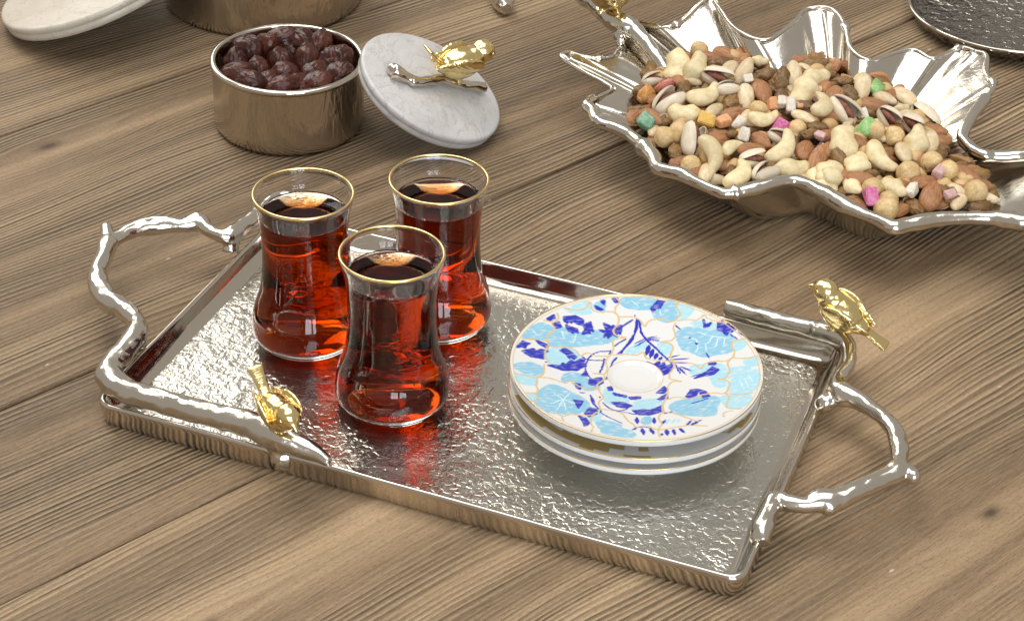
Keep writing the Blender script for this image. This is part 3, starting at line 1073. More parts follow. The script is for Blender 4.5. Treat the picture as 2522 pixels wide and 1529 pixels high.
hb = [(968, 176, .0035, 4.6), (984, 184, .0035, 4.0), (1006, 193, .0035, 2.6), (1032, 202, .0034, 2.6), (1060, 199, .0034, 3.0), (1088, 195, .0036, 2.8), (1118, 205, .0036, 2.6), (1150, 211, .0036, 2.7), (1194, 217, .0038, 2.9)]
branch_pts('twig_handle', [(on_plane(X, Y, LC, LN, h), r * .001) for X, Y, h, r in hb], lid1,
           [ball(on_plane(969, 172, LC, LN, .004), .0048, .0040, .0042, None, 9, 6), ball(on_plane(1018, 203, LC, LN, .003), .0034, .0030, .003, None, 9, 6)])
bf = on_plane(1122, 200, LC, LN, .0058)
bdir = (on_plane(1172, 208, LC, LN, .0058) - on_plane(1082, 196, LC, LN, .0058)).normalized()
add_bird(lid1, bf, bdir + Vector((0, 0.1, .05)), (LN + Vector((-.30, -.15, .6))), 1.12, 1)

L2C, L2N = Vector((-.2900, 1.2320, .0336)), Vector((-.371, -.012, 1)).normalized()
lid(' '.join('cream marble lid tilted against the larger pot in the top left corner'.split()), L2C, L2N, .0693, M_MARB2, .0105)

# tip of another twig handle at the top edge
t = thing('twig_ornament', 'silver twig tip poking in at the top edge left of the leaf bowl', 'ornament', at(1240, 0, 0))
bpy.context.view_layer.update()
branch('twig', [(1246, 24, .0065, 2.6), (1240, 12, .007, 4.2), (1232, -8, .0075, 4.6), (1222, -40, .008, 4.0), (1216, -80, .008, 4.2)], t, .0006, M_NICKR, knots=[(1254, 4, .009, 3.4)], stubs=[[(1240, 0, .008, 3.0), (1262, -8, .011, 2.2)]], seed=8)

# ------------------------------------------------------------------ dates
def date_mesh(seed):
    V, Fs = ball((0, 0, 0), 1, 1, 1, None, 48, 30)
    out = []
    for v in V:
        v = Vector(v)
        r = 1.0
        p = v * 2.1 + Vector((seed * 7.3, 0, 0))
        wr = abs(mnoise.noise(Vector((p.x * .75, p.y * 2.0, p.z * 2.0))))
        r += -.08 * (1 - min(1, wr * 3.2)) + .10 * mnoise.noise(p * .8)
        r += .03 * mnoise.noise(p * 4.5)
        fl = 1 - .12 * v.x * v.x
        out.append(Vector((v.x * .0120, v.y * .0084 * fl, v.z * .0082 * fl)) * r)
    me = bpy.data.meshes.new('date')
    me.from_pydata([tuple(v) for v in out], [], Fs)
    me.polygons.foreach_set('use_smooth', [True] * len(me.polygons))
    return me


M_DATE = mat_nut('date_skin', (.016, .005, .005), (.080, .020, .012), (1, 1, 1), 190, .28, .24, (.10, .036, .018), rnd_amt=.7)
M_DATE.node_tree.nodes['Principled BSDF'].inputs['Specular IOR Level'].default_value = .28
DM = [date_mesh(i) for i in range(5)]
for m_ in DM:
    m_.materials.append(M_DATE)
DATES = [  # crop X, Y, long px, angle, upright 0..1, label
    (640, 135, 210, 5, .1, 'dark date lying along the back wall of the pot, partly hidden'),
    (800, 165, 190, -30, .2, 'nearly black date wedged at the back of the pot'),
    (975, 180, 220, 15, .6, 'reddish date at the back right of the pot'),
    (690, 205, 200, 75, .7, 'smooth date at the back middle of the pot, left of the reddish one'),
    (480, 220, 220, -35, .5, 'glossy reddish date at the back left of the pot'),
    (330, 250, 260, -40, .1, 'long flat date lying slantwise behind the left front date'),
    (1130, 330, 190, 60, .3, 'shaded date tucked against the right wall of the pot'),
    (820, 320, 220, 80, .8, 'big purple-black date right of the middle of the pot'),
    (620, 330, 190, 80, .8, 'violet-tinged date in the middle of the pot'),
    (250, 335, 200, 85, .8, 'brown date with a pale crease at the left wall of the pot'),
    (1040, 340, 200, 80, .5, 'shiny black wrinkled date near the right wall of the pot'),
    (440, 395, 190, 80, .9, 'dark smooth date left of the violet-tinged one'),
    (650, 440, 160, 30, .5, 'small black crumpled date in the centre gap of the pot'),
    (265, 465, 210, 0, .2, 'date lying flat at the front left rim of the pot'),
    (880, 465, 200, 20, .4, 'brown date near the front right rim of the pot'),
    (1095, 465, 180, 20, .2, 'date half hidden under the right front rim of the pot'),
    (510, 515, 170, 60, .6, 'round brown date at the front rim left of centre'),
    (370, 545, 200, -15, .1, 'wrinkled date pressed along the front left rim'),
    (640, 575, 190, 10, .1, 'pale creased date at the very front of the rim'),
    (755, 535, 150, 40, .5, 'small brown date at the front rim right of centre'),
    (915, 540, 200, 15, .2, 'date pressed along the front right rim under the brown one')]
for i, (X, Y, L, ang, upr, lab) in enumerate(DATES):
    z = .0405 if i < 7 else .0400
    if Y > 440:
        z = .0380
    u, v = 500 + X / 3.242, 40 + Y / 3.242
    P = at(u, v, z)
    d = Vector((P.x - PX, P.y - PY, 0))
    if d.length > .0335:
        d *= .0335 / d.length
        P = Vector((PX + d.x, PY + d.y, z))
    a = R(ang)
    ex = (at(u + 20 * math.cos(a), v - 20 * math.sin(a), z) - at(u - 20 * math.cos(a), v + 20 * math.sin(a), z)).normalized()
    ex = (ex * (1 - upr) + Vector((.15 * math.sin(i * 2.1), .25, 1)) * upr).normalized()
    ez = Vector((0, -.5, .85))
    ey = ez.cross(ex).normalized()
    ez = ex.cross(ey)
    o = bpy.data.objects.new('date', DM[i % 5])
    COL.objects.link(o)
    m = Matrix((ex, ey, ez)).transposed().to_4x4() @ Matrix.Diagonal((min(1.25, L / 185), 1.13 + .10 * math.sin(i * 2.7), 1.12, 1))
    m.translation = P - Vector((0, 0, .0075 * upr))
    o.matrix_world = m
    tag(o, lab, 'date', 'dates in the small pot')

# ------------------------------------------------------------------ leaf bowl
OUTL = [(1383, 142, .041), (1401, 130, .041), (1440, 141, .039), (1480, 146, .037), (1507, 140, .037), (1522, 120, .038), (1524, 94, .040), (1521, 62, .044), (1532, 44, .047), (1554, 54, .047), (1594, 66, .048), (1634, 70, .050), (1668, 62, .052), (1700, 35, .056),
        (1726, 9, .060), (1752, -6, .062), (1772, 22, .060), (1802, 64, .056), (1840, 90, .053), (1885, 101, .052), (1922, 82, .054), (1960, 52, .057), (1980, 27, .059), (2006, 20, .060), (2042, 22, .060), (2074, 50, .058), (2087, 89, .055), (2095, 120, .052), (2122, 144, .050),
        (2153, 149, .049), (2192, 136, .050), (2250, 124, .051), (2293, 146, .050), (2328, 134, .051), (2366, 118, .053), (2401, 127, .053), (2429, 138, .053), (2428, 182, .050), (2448, 213, .050), (2421, 252, .047), (2394, 287, .045), (2370, 334, .040), (2384, 359, .038),
        (2414, 381, .037), (2448, 387, .036), (2494, 386, .037), (2530, 384, .0375), (2585, 383, .038), (2640, 388, .039), (2668, 418, .040), (2640, 470, .040), (2590, 528, .040), (2522, 547, .039), (2483, 543, .038), (2425, 538, .037), (2328, 540, .037), (2280, 546, .0365), (2230, 555, .036), (2200, 560, .036),
        (2161, 543, .037), (2118, 524, .0375), (2075, 505, .038), (2036, 482, .0385), (1998, 462, .039), (1959, 446, .040), (1920, 450, .040), (1880, 460, .0395), (1847, 468, .039), (1810, 476, .038), (1776, 476, .038), (1716, 450, .038), (1679, 431, .038), (1622, 416, .037), (1611, 390, .037),
        (1585, 363, .0365), (1547, 330, .036), (1502, 311, .036), (1472, 300, .037), (1461, 277, .038), (1446, 258, .039), (1476, 240, .036), (1508, 222, .034), (1487, 204, .036), (1435, 176, .040)]
BC = at(1965, 335, .012)
leaf = thing('leaf_bowl', 'silver leaf-shaped bowl with curled lobes heaped with mixed nuts and candy', 'bowl', (BC.x, BC.y, 0))
bpy.context.view_layer.update()
OP = [at(*q) for q in OUTL]
OC = cr_closed([tuple(p) for p in OP], 5)
NB = len(OC)
TIPS = [((1383, 142, .041), 1.0), ((1752, -6, .062), 1.0), ((2025, 20, .06), .8), ((2400, 127, .053), .8), ((2448, 213, .05), .7), ((2640, 388, .039), 1.0), ((1446, 258, .039), .8), ((1532, 44, .047), 1.3)]
SC = at(2080, 400, .012)
TA = [(math.atan2(at(*q).y - SC.y, at(*q).x - SC.x), w_, at(*q)) for q, w_ in TIPS]
Z0 = .0062


def bowl_z(t, zr, st=.30):
    s = min(1, max(0, (t - st) / (1 - st)))
    return Z0 + (zr - Z0) * (.55 * s ** 1.05 + .45 * (s * s * (3 - 2 * s)))


RT_N = 34
TS = [0.0] + [((i + 1) / RT_N) ** .9 for i in range(RT_N)]
V = [(SC.x - BC.x, SC.y - BC.y, Z0)]
for i in range(NB):
    p = OC[i]
    dx, dy = p[0] - SC.x, p[1] - SC.y
    an = math.atan2(dy, dx)
    L = math.hypot(dx, dy)
    for t in TS[1:]:
        z = bowl_z(t, p[2], .30 + .34 * min(1, max(0, -dy / .02 + .2)) * (1 - .8 * min(1, max(0, (dx - .045) / .03))) - .16 * min(1, max(0, (dx - .04) / .03)))
        x, y = dx * t, dy * t
        for ta, w_, tp in TA:
            da = (an - ta + math.pi) % (2 * math.pi) - math.pi
            lat = abs(math.sin(da)) * L * t if abs(da) < 1.5 else 1
            z += w_ * .0022 * math.exp(-(lat / .0022) ** 2) * min(1, t * 1.5) - w_ * .0035 * math.exp(-(lat / .011) ** 2) * t * (1 - t * .7)
        z += mnoise.noise(Vector((x * 45, y * 45, 4))) * .0010 * t + mnoise.noise(Vector((x * 140, y * 140, 8))) * .00025
        if t > .9:
            z += (t - .9) / .1 * .0012
        V.append((x + SC.x - BC.x, y + SC.y - BC.y, z))
Fs = []
m_ = RT_N
for i in range(NB):
    j = (i + 1) % NB
    Fs.append((0, 1 + j * m_, 1 + i * m_)[::-1])
    for k in range(m_ - 1):
        Fs.append((1 + i * m_ + k, 1 + i * m_ + k + 1, 1 + j * m_ + k + 1, 1 + j * m_ + k))
nv = len(V)
V2 = []
for v in V:   # underside shell
    V2.append((v[0] * .985, v[1] * .985, max(.0012, v[2] - .0036)))
F2 = [tuple(q + nv for q in f)[::-1] for f in Fs]
F3 = []
for i in range(NB):
    j = (i + 1) % NB
    a, b = 1 + i * m_ + m_ - 1, 1 + j * m_ + m_ - 1
    F3.append((a, a + nv, b + nv, b))
bo = mesh_obj('leaf_dish', V + V2, Fs + F2 + F3, M_NICKR, leaf)
bm = bmesh.new()
bm.from_mesh(bo.data)
bmesh.ops.recalc_face_normals(bm, faces=bm.faces)
bm.to_mesh(bo.data)
bm.free()
# knobbly twig-like rim
rad = []
pts = []
for i in range(NB):
    q = OC[i]
    seg = mnoise.noise(Vector((q[0] * 42, q[1] * 42, 2)))
    rad.append((.0040 if q[1] < BC.y - .01 else .0016) * (1 + .40 * seg) + (.0016 if mnoise.noise(Vector((i * .31, 5, 0))) > .46 else 0))
    pts.append((q[0] - BC.x, q[1] - BC.y, q[2] + .0002))
V, Fs = tube(pts, rad, 9, False, True, .18, 4)
mesh_obj('rim', V, Fs, M_NICKR, leaf)
# raised veins from the floor to the lobe tips
for vi, (ta, w_, tp) in enumerate(TA):
    P = []
    kx = mnoise.noise(Vector((vi * 3.3, 0, 0))) * .012
    for t in (.34, .45, .56, .67, .78, .88, .97):
        bx = SC.x + (tp.x - SC.x) * t - math.sin(ta) * kx * math.sin(math.pi * t)
        by = SC.y + (tp.y - SC.y) * t + math.cos(ta) * kx * math.sin(math.pi * t)
        P.append((bx - BC.x, by - BC.y, bowl_z(t, tp.z) + .0006, (.0010 + .0011 * t) * w_))
    C = cr(P, 5)
    V, Fs = tube([c[:3] for c in C], [c[3] for c in C], 8, True, False, .15, vi)
    mesh_obj('vein', V, Fs, M_NICKR, leaf)
# stem and its bird
branch('stem', [(1640, 176, .034, 2.6), (1600, 118, .042, 3.2), (1562, 80, .047, 4.2), (1535, 62, .050, 4.8), (1500, 44, .051, 3.8), (1470, 16, .052, 3.6), (1440, -8, .053, 3.9), (1405, -40, .054, 3.6), (1370, -75, .055, 3.8)], leaf, .0008,
       knots=[(1534, 78, .046, 4.6), (1528, 108, .041, 3.2), (1440, -6, .053, 4.6)], stubs=[[(1536, 62, .05, 4), (1524, 100, .042, 3)]], seed=11)
add_bird(leaf, at(1500, 40, .0525), (-.30, -.75, -.05), (0, 0, 1), 1.75, 1)

# ------------------------------------------------------------------ mixed nuts
ocx = np.array([[q[0] - BC.x, q[1] - BC.y] for q in OC])
oca = np.arctan2(ocx[:, 1], ocx[:, 0])
ocr = np.hypot(ocx[:, 0], ocx[:, 1])
_od = np.argsort(oca)


def reach(x, y):
    a = math.atan2(y - BC.y, x - BC.x)
    return float(np.interp(a, oca[_od], ocr[_od], period=2 * math.pi))


def heap_z(x, y):
    r = math.hypot(x - BC.x, y - BC.y)
    t = r / reach(x, y)
    return .0508 - .0165 * min(1.2, t) ** 2.2 + .003 * mnoise.noise(Vector((x * 30, y * 30, 0)))


def shape(fn, seg=22, ring=14):
    V, Fs = ball((0, 0, 0), 1, 1, 1, None, seg, ring)
    return [fn(Vector(v)) for v in V], Fs


def poles_x(v):
    return Vector((v.z, v.x, v.y))


def nmesh(name, V, Fs, mat):
    me = bpy.data.meshes.new(name)
    me.from_pydata([tuple(v) for v in V], [], Fs)
    me.polygons.foreach_set('use_smooth', [True] * len(me.polygons))
    me.materials.append(mat)
    return me


M_ALM = mat_nut('almond_skin', (.20, .075, .025), (.47, .225, .095), (.16, 1, 1), 13, .7, .5, (.32, .14, .055))
M_BLA = mat_nut('blanched_kernel', (.52, .38, .20), (.72, .61, .42), (.5, 1, 1), 4.2, .5, .45, (.46, .30, .13))
M_CAS = mat_nut('cashew_kernel', (.60, .46, .23), (.78, .67, .43), (1, 1, 1), 3.6, .45, .4, (.54, .39, .17))
M_HAZ = mat_nut('roasted_hazelnut', (.50, .32, .12), (.72, .54, .29), (1, 1, 1), 4.5, .6, .45, (.42, .23, .07))
M_SHE = mat_nut('pistachio_shell', (.58, .48, .34), (.72, .64, .50), (.3, 1, 1), 5, .35, .42, (.50, .38, .25))
M_KER = mat_nut('pistachio_kernel', (.12, .025, .030), (.26, .10, .045), (1, 1, 1), 5, .5, .6)
M_RAI = mat_nut('raisin_skin', (.10, .048, .016), (.33, .18, .055), (1, 1.6, 1.6), 4.5, 1.0, .38, (.20, .11, .03), rnd_amt=.6)


def candy_mat(name, c, c2=None):
    return mat_nut(name, tuple(k * .82 for k in c), c2 or c, (1, 1, 1), 4, .6, .24, c, sss=.55, rnd_amt=.05)


M_CAN = {'green': candy_mat('green_candy', (.20, .44, .22)), 'lime': candy_mat('lime_sugar', (.26, .50, .15), (.42, .66, .30)), 'yellow': candy_mat('yellow_candy', (.72, .46, .10)), 'orange': candy_mat('orange_candy', (.72, .30, .11), (.78, .45, .25)),
         'white': candy_mat('white_candy', (.66, .58, .46), (.78, .72, .62)), 'magenta': candy_mat('magenta_candy', (.58, .07, .27), (.7, .25, .42)), 'pink': candy_mat('pink_candy', (.55, .30, .28), (.66, .48, .45)), 'red': candy_mat('red_candy', (.46, .12, .08), (.6, .25, .2)),
         'amber': candy_mat('amber_candy', (.58, .24, .045), (.66, .36, .12)), 'dkgreen': candy_mat('dark_green_candy', (.09, .25, .13), (.26, .44, .30))}


def k_almond(s):
    q = random.Random(s)

    def f(v):
        v = poles_x(v)
        w_ = (1 - v.x * v.x) ** .08 * (1 - .28 * v.x)
        n_ = .05 * mnoise.noise(v * 1.7 + Vector((s, 0, 0)))
        return Vector((v.x * 1.0 + .0, v.y * .52 * w_ * (1 + n_), v.z * .34 * w_ * (1 + n_)))
    return shape(f)


def k_blanch(s):
    def f(v):
        v = poles_x(v)
        w_ = 1 - .15 * v.x * (1 if s % 2 else -1)
        n_ = .05 * mnoise.noise(v * 1.9 + Vector((s, 5, 0)))
        return Vector((v.x, v.y * .47 * w_ * (1 + n_), v.z * .33 * w_ * (1 + n_)))
    return shape(f)


def k_cashew(s, bend=2.5):
    q = random.Random(s)
    bend *= q.uniform(.85, 1.1)
    Pn, rr = [], []
    n = 17
    Rr = .80
    for i in range(n):
        t = i / (n - 1)
        a = (t - .5) * bend
        Pn.append((Rr * math.sin(a), -Rr * math.cos(a) + Rr * .80, 0))
        e = max(0.02, 1 - (2 * t - 1) ** 2)
        rr.append((.35 + .04 * math.cos((t - .3) * 5)) * e ** .34 * (1.12 - .30 * t))
    V, Fs = tube(Pn, rr, 14, True)
    sx = 1.0 / max(abs(v.x) for v in V)
    out = []
    for v in V:
        d = mnoise.noise(Vector(v) * 2.2 + Vector((s * 3, 0, 0))) * .04
        out.append(Vector((v.x * sx, v.y * sx * (1 + d), v.z * sx * .86 * (1 + d))))
    return out, Fs


def k_lump(s):
    """lumpy half cashew / broken peanut with a waist"""
    def f(v):
        v = poles_x(v)
        w_ = .62 * (1 + .16 * math.cos(v.x * 5.5 + s)) * (1 - .18 * v.x)
        n_ = .13 * mnoise.noise(v * 1.6 + Vector((s * 2.2, 1, 0)))
        return Vector((v.x * (1 + n_ * .4), v.y * w_ * (1 + n_) + .16 * v.x * v.x, v.z * w_ * .8 * (1 + n_)))
    return shape(f)


def k_hazel(s):
    def f(v):
        r = 1 + .05 * mnoise.noise(v * 1.8 + Vector((s, 2, 0))) + .03 * mnoise.noise(Vector((math.atan2(v.y, v.x) * 2.4, s, v.z)))
        z = v.z
        tip = .22 * max(0, z - .72) / .28
        return Vector((v.x * .93 * r, v.y * .93 * r, (z + tip) * .90 * r))
    return shape(f)


def k_raisin(s):
    def f(v):
        v = poles_x(v)
        p = v * 2.3 + Vector((s * 4.4, 0, 0))
        w_ = abs(mnoise.noise(Vector((p.x * .7, p.y * 1.8, p.z * 1.8))))
        r = 1 - .24 * (1 - min(1, w_ * 3)) + .18 * mnoise.noise(p * .7)
        return Vector((v.x * r, v.y * .50 * r, v.z * .40 * r))
    return shape(f, 22, 16)


def k_candy(s, flat=1.0, jag=.28):
    q = random.Random(s)
    bm = bmesh.new()
    for sx in (-1, 1):
        for sy in (-1, 1):
            for sz in (-1, 1):
                bm.verts.new((sx * (.82 + q.uniform(-jag, jag)), sy * (.66 + q.uniform(-jag, jag)), sz * .58 * flat * (1 + q.uniform(-jag, jag))))
    for _ in range(5):
        bm.verts.new((q.uniform(-.9, .9), q.uniform(-.75, .75), q.uniform(-.6, .6) * flat))
    r = bmesh.ops.convex_hull(bm, input=bm.verts)
    dead = [g for g in r['geom_interior'] if isinstance(g, bmesh.types.BMVert)]
    bmesh.ops.delete(bm, geom=dead, context='VERTS')
    bmesh.ops.bevel(bm, geom=list(bm.edges), offset=.09, segments=2, affect='EDGES')
    bmesh.ops.triangulate(bm, faces=bm.faces)
    bmesh.ops.recalc_face_normals(bm, faces=bm.faces)
    V = [v.co.copy() for v in bm.verts]
    V = [v * (1 + .07 * mnoise.noise(v * 3 + Vector((s, 0, 0)))) for v in V]
    Fs = [tuple(v.index for v in f.verts) for f in bm.faces]
    bm.verts.index_update()
    Fs = [tuple(v.index for v in f.verts) for f in bm.faces]
    bm.free()
    return V, Fs


def k_shell(side, op):
    """half pistachio shell with a rolled lip, hinged open at the -x end"""
    V, Fs = [], []
    nu, nv_ = 18, 9
    for L_, k in ((1.0, 1), (.90, -1)):
        b = len(V)
        for i in range(nu + 1):
            x = -1 + 2 * i / nu
            prof_ = math.sqrt(max(0, 1 - x * x)) ** .85 * (1 - .12 * x)
            for j in range(nv_ + 1):
                th = math.pi * j / nv_
                y = .52 * prof_ * math.cos(th) * L_
                z = .46 * prof_ * math.sin(th) * L_
                V.append((x * (1 if k > 0 else .95), y, z))
        for i in range(nu):
            for j in range(nv_):
                q = (b + i * (nv_ + 1) + j, b + i * (nv_ + 1) + j + 1, b + (i + 1) * (nv_ + 1) + j + 1, b + (i + 1) * (nv_ + 1) + j)
                Fs.append(q if k > 0 else q[::-1])
    b = (nu + 1) * (nv_ + 1)
    for i in range(nu):
        for j in (0, nv_):
            a0, a1 = i * (nv_ + 1) + j, (i + 1) * (nv_ + 1) + j
            Fs.append((a0, a1, a1 + b, a0 + b))
    rot = Matrix.Translation((-1, 0, 0)) @ Matrix.Rotation(-R(op), 4, 'Y') @ Matrix.Translation((1, 0, 0))
    out = []
    for v in V:
        q = rot @ Vector(v)
        if side < 0:
            q.z = -q.z
        out.append(q)
    if side < 0:
        Fs = [f[::-1] for f in Fs]
    return out, Fs


KM = {}
KM['almond'] = [nmesh('almond', *k_almond(i), M_ALM) for i in range(4)]
KM['blanched'] = [nmesh('blanched_almond', *k_blanch(i), M_BLA) for i in range(4)]
KM['cashew'] = [nmesh('cashew', *k_cashew(i, b), M_CAS) for i, b in enumerate((2.4, 2.7, 2.1, 2.5))]
KM['lump'] = [nmesh('cashew_piece', *k_lump(i), M_CAS) for i in range(4)]
KM['peanut'] = [nmesh('peanut', *k_lump(i + 10), M_CAS) for i in range(2)]
KM['hazel'] = [nmesh('hazelnut', *k_hazel(i), M_HAZ) for i in range(3)]
KM['raisin'] = [nmesh('raisin', *k_raisin(i), M_RAI) for i in range(6)]
PSH = [nmesh('shell', *k_shell(1, 13), M_SHE), nmesh('shell', *k_shell(-1, 13), M_SHE)]
V, Fs = k_almond(9)
PKE = nmesh('kernel', [Vector((v.x * .82, v.y * .72, v.z * .95)) for v in V], Fs, M_KER)
CANM = {}
SZ = {'almond': (.0085, .0118), 'blanched': (.0068, .0108), 'cashew': (.0085, .0128), 'lump': (.0055, .0112), 'peanut': (.0085, .0125), 'hazel': (.0062, .0074), 'raisin': (.0052, .0105), 'pist': (.0072, .0108), 'candy': (.0028, .0058)}
# crop letter, X, Y, kind, angle, length px, (candy colour | bend sign)
NUTS = """A 430 290 peanut 55 320;A 610 310 lump 45 290;A 640 130 hazel 0 170;A 735 170 almond -10 180;A 900 150 almond -28 250;A 890 240 raisin 10 210;A 1125 150 almond -60 130;A 1255 160 pist -20 180;A 1530 180 candy 10 180 green;
A 1230 230 lump -10 170;A 1400 250 blanched 5 150;A 1580 312 raisin -10 250;A 1780 225 raisin 8 300;A 1310 335 raisin 8 270;A 925 320 blanched 50 170;A 1070 350 blanched 42 290;A 815 405 pist -20 290;A 500 470 raisin 80 150;A 190 440 pist 12 200;
A 320 500 candy 20 210 red;A 120 565 candy 20 190 amber;A 335 625 pist 20 350;A 690 580 cashew 18 350 u;A 905 530 pist 10 110;A 1100 420 candy 10 125 white;A 1250 510 almond -60 220;A 1090 570 blanched 100 210;A 1430 430 raisin 58 290;A 1555 380 blanched -75 220;
A 1660 520 peanut 45 310;A 1780 370 lump 10 260;A 1350 655 candy -60 150 orange;A 1440 640 candy 80 100 white;A 1525 680 candy 80 140 white;A 1620 660 candy 0 90 orange;A 1820 590 candy 10 150 pink;A 1820 700 cashew 75 190 l;A 1650 780 blanched -22 250;
A 1450 545 raisin 60 170;A 130 650 raisin 20 140;A 170 770 almond -30 240;A 330 810 raisin 30 130;A 500 750 peanut -5 330;A 790 690 blanched 40 180;A 710 810 candy -5 225 yellow;A 865 830 candy 15 170 orange;A 100 850 candy -25 180 dkgreen;
A 990 720 almond 18 270;A 1030 820 candy 30 180 white;A 1210 710 hazel 0 170;A 1260 830 cashew 5 310 u;A 1430 870 candy 35 180 magenta;A 1590 870 hazel 0 160;A 950 600 raisin 70 170;A 300 980 hazel 0 220;A 450 930 hazel 30 220;
A 580 1010 pist 58 320;A 830 960 almond 28 270;A 1080 960 candy 60 170 white;A 960 930 raisin 10 130;A 1240 985 almond -35 160;A 1410 970 pist -20 190;A 870 1045 raisin 0 200;A 380 1110 raisin 80 140;A 750 1190 cashew -55 380 d;A 520 1240 hazel 0 210;
A 680 1320 blanched 70 180;A 970 1120 cashew 20 230 d;A 1140 1090 almond 5 190;A 1160 1200 pist 5 270;A 1430 1090 cashew 28 430 u;A 1010 1360 cashew 45 290 u;A 1260 1370 pist 30 220;A 1540 1285 lump 8 360;A 1670 1060 almond 70 180;A 1790 1190 almond 65 290;
A 1720 920 raisin 10 200;A 1810 970 candy -20 140 pink;A 1800 845 raisin -10 260;A 1830 1430 peanut -40 330;A 1895 1310 lump 60 200;A 1330 1240 raisin 20 120;A 960 1265 raisin 70 120;
B 300 110 raisin 0 210;B 215 250 almond 80 160;B 345 265 raisin -50 200;B 465 205 blanched 85 190;B 590 210 candy 40 90 lime;B 590 350 almond -15 330;B 670 300 blanched -22 230;B 850 290 blanched -40 230;B 290 420 pist -30 300;B 480 440 candy -50 160 white;
B 830 390 lump 10 120;B 850 462 blanched 8 180;B 700 500 pist -40 190;B 1030 490 pist -35 310;B 920 540 pist -38 190;B 500 590 candy 20 200 lime;B 580 610 hazel 0 200;B 760 645 hazel 0 205;B 700 770 raisin 8 220;B 425 690 almond -25 150;
B 285 740 peanut -65 280;B 265 870 raisin -50 300;B 432 885 lump 60 180;B 640 870 cashew -32 400 u;B 845 810 blanched -72 180;B 970 720 lump 65 270;B 1090 690 blanched 80 180;B 1105 870 hazel 0 220;B 888 985 hazel 20 215;B 1170 1000 candy 30 140 pink;
B 1255 960 hazel 0 130;B 1440 985 almond -32 290;B 1510 1150 hazel 0 240;B 1030 1065 almond 15 180;B 1100 1190 almond 75 225;B 1220 1110 raisin 80 130;B 1315 1110 blanched -20 180;B 1270 1205 candy 10 140 pink;B 1350 1260 raisin 10 200;
B 1440 1300 blanched 60 160;B 1600 1290 raisin 30 220;B 370 1100 lump -40 180;B 460 1045 almond -5 180;B 550 975 raisin 0 80;B 560 1120 hazel 0 225;B 750 1110 lump -28 260;B 915 1155 candy 60 110 white;B 550 1230 candy -55 210 magenta;B 290 1130 raisin 50 110;
B 440 1285 almond -30 170;B 390 1225 raisin 20 110;B 700 1255 hazel 0 200;B 700 1340 hazel 40 180;B 860 1345 almond 20 150;B 970 1290 raisin -50 200;B 1200 1325 almond -5 270;B 200 1000 lump 60 170;B 1010 950 raisin 10 130"""
WORD = {'almond': 'brown almond', 'blanched': 'pale slim blanched almond', 'cashew': 'curved cream cashew', 'lump': 'lumpy cashew piece', 'peanut': 'long pale peanut', 'hazel': 'round roasted hazelnut', 'raisin': 'wrinkled brown raisin', 'pist': 'split pistachio with red gap'}
CATN = {'almond': 'almond', 'blanched': 'almond', 'cashew': 'cashew', 'lump': 'cashew', 'peanut': 'peanut', 'hazel': 'hazelnut', 'raisin': 'raisin', 'pist': 'pistachio', 'candy': 'candy'}
NAMEN = {'almond': 'almond', 'blanched': 'blanched_almond', 'cashew': 'cashew', 'lump': 'cashew_piece', 'peanut': 'peanut', 'hazel': 'hazelnut', 'raisin': 'raisin', 'pist': 'pistachio', 'candy': 'sugar_candy'}
CLAB = {'A1530': 'pale green candy block on the far edge of the nut heap', 'A320': 'crinkled red candy at the left end of the nut heap', 'A120': 'amber candy lump at the leftmost edge of the nuts', 'A1350': 'bright orange candy chip in the middle of the nuts',
        'A1820': 'rusty pink candy cube right of the heap centre', 'A710': 'yellow candy slab on the left half of the nut heap', 'A865': 'peach candy just right of the yellow slab', 'A100': 'dark green candy cube at the left front rim of the bowl',
        'A1430': 'magenta candy chip in the middle of the nuts', 'A1810': 'dusty pink candy left of the lime sugar lump', 'B590': 'tiny lime candy at the back right edge of the nuts', 'B500': 'bright lime sugar lump on the right half of the heap',
        'B550': 'long magenta candy near the front rim of the bowl', 'B1170': 'small pinkish candy between two hazelnuts at the right', 'B1270': 'mauve candy lying at the right front of the nuts',
        'A1620': 'small orange candy crumb beside the two white ones', 'A1100': 'cloudy white candy at the upper middle of the heap', 'A1440': 'narrow white candy just right of the orange chip', 'A1525': 'white candy pillow right of the narrow white one',
        'A1030': 'clear white candy crystal right of the peach candy', 'A1080': 'long glassy white candy below the clear crystal', 'B480': 'white candy touching the top of the lime lump', 'B915': 'knobbly white candy by the long magenta piece'}
CROP = {'A': (1560, 90, 3.932), 'B': (2000, 160, 3.736)}
GRP = 'mixed nuts and candies heaped in the leaf bowl'
placed = []
LM = []
for ln in NUTS.replace('\n', '').split(';'):
    f = ln.split()
    ox, oy, sc = CROP[f[0]]
    X, Y, kind, ang, L = float(f[1]), float(f[2]), f[3], float(f[4]), float(f[5])
    u, v = ox + X / sc, oy + Y / sc
    placed.append([u, v, kind, ang, L / sc, f[6] if len(f) > 6 else '', f[0] + f[1]])
    if kind == 'candy' and f[6] in ('green', 'lime', 'yellow', 'magenta', 'dkgreen', 'red') or f[0] + f[1] in ('A1350', 'A120', 'A1820'):
        LM.append((u, v, {'A1530': 'pale green block', 'A320': 'red candy', 'A100': 'dark green cube', 'A710': 'yellow slab', 'A1430': 'magenta chip', 'B590': 'tiny lime candy', 'B500': 'lime sugar lump', 'B550': 'long magenta candy', 'A1350': 'orange chip', 'A120': 'amber lump', 'A1820': 'rusty pink cube'}[f[0] + f[1]]))
# smaller pieces lying in the gaps between the traced ones
gr_ = random.Random(5)
HEAP = [(1572, 232), (1600, 180), (1700, 118), (1800, 108), (1900, 120), (2040, 140), (2110, 180), (2230, 235), (2300, 300), (2330, 360), (2420, 430), (2440, 500), (2300, 520), (2180, 520), (2080, 480), (1960, 425), (1800, 440), (1660, 390), (1600, 330), (1565, 280)]


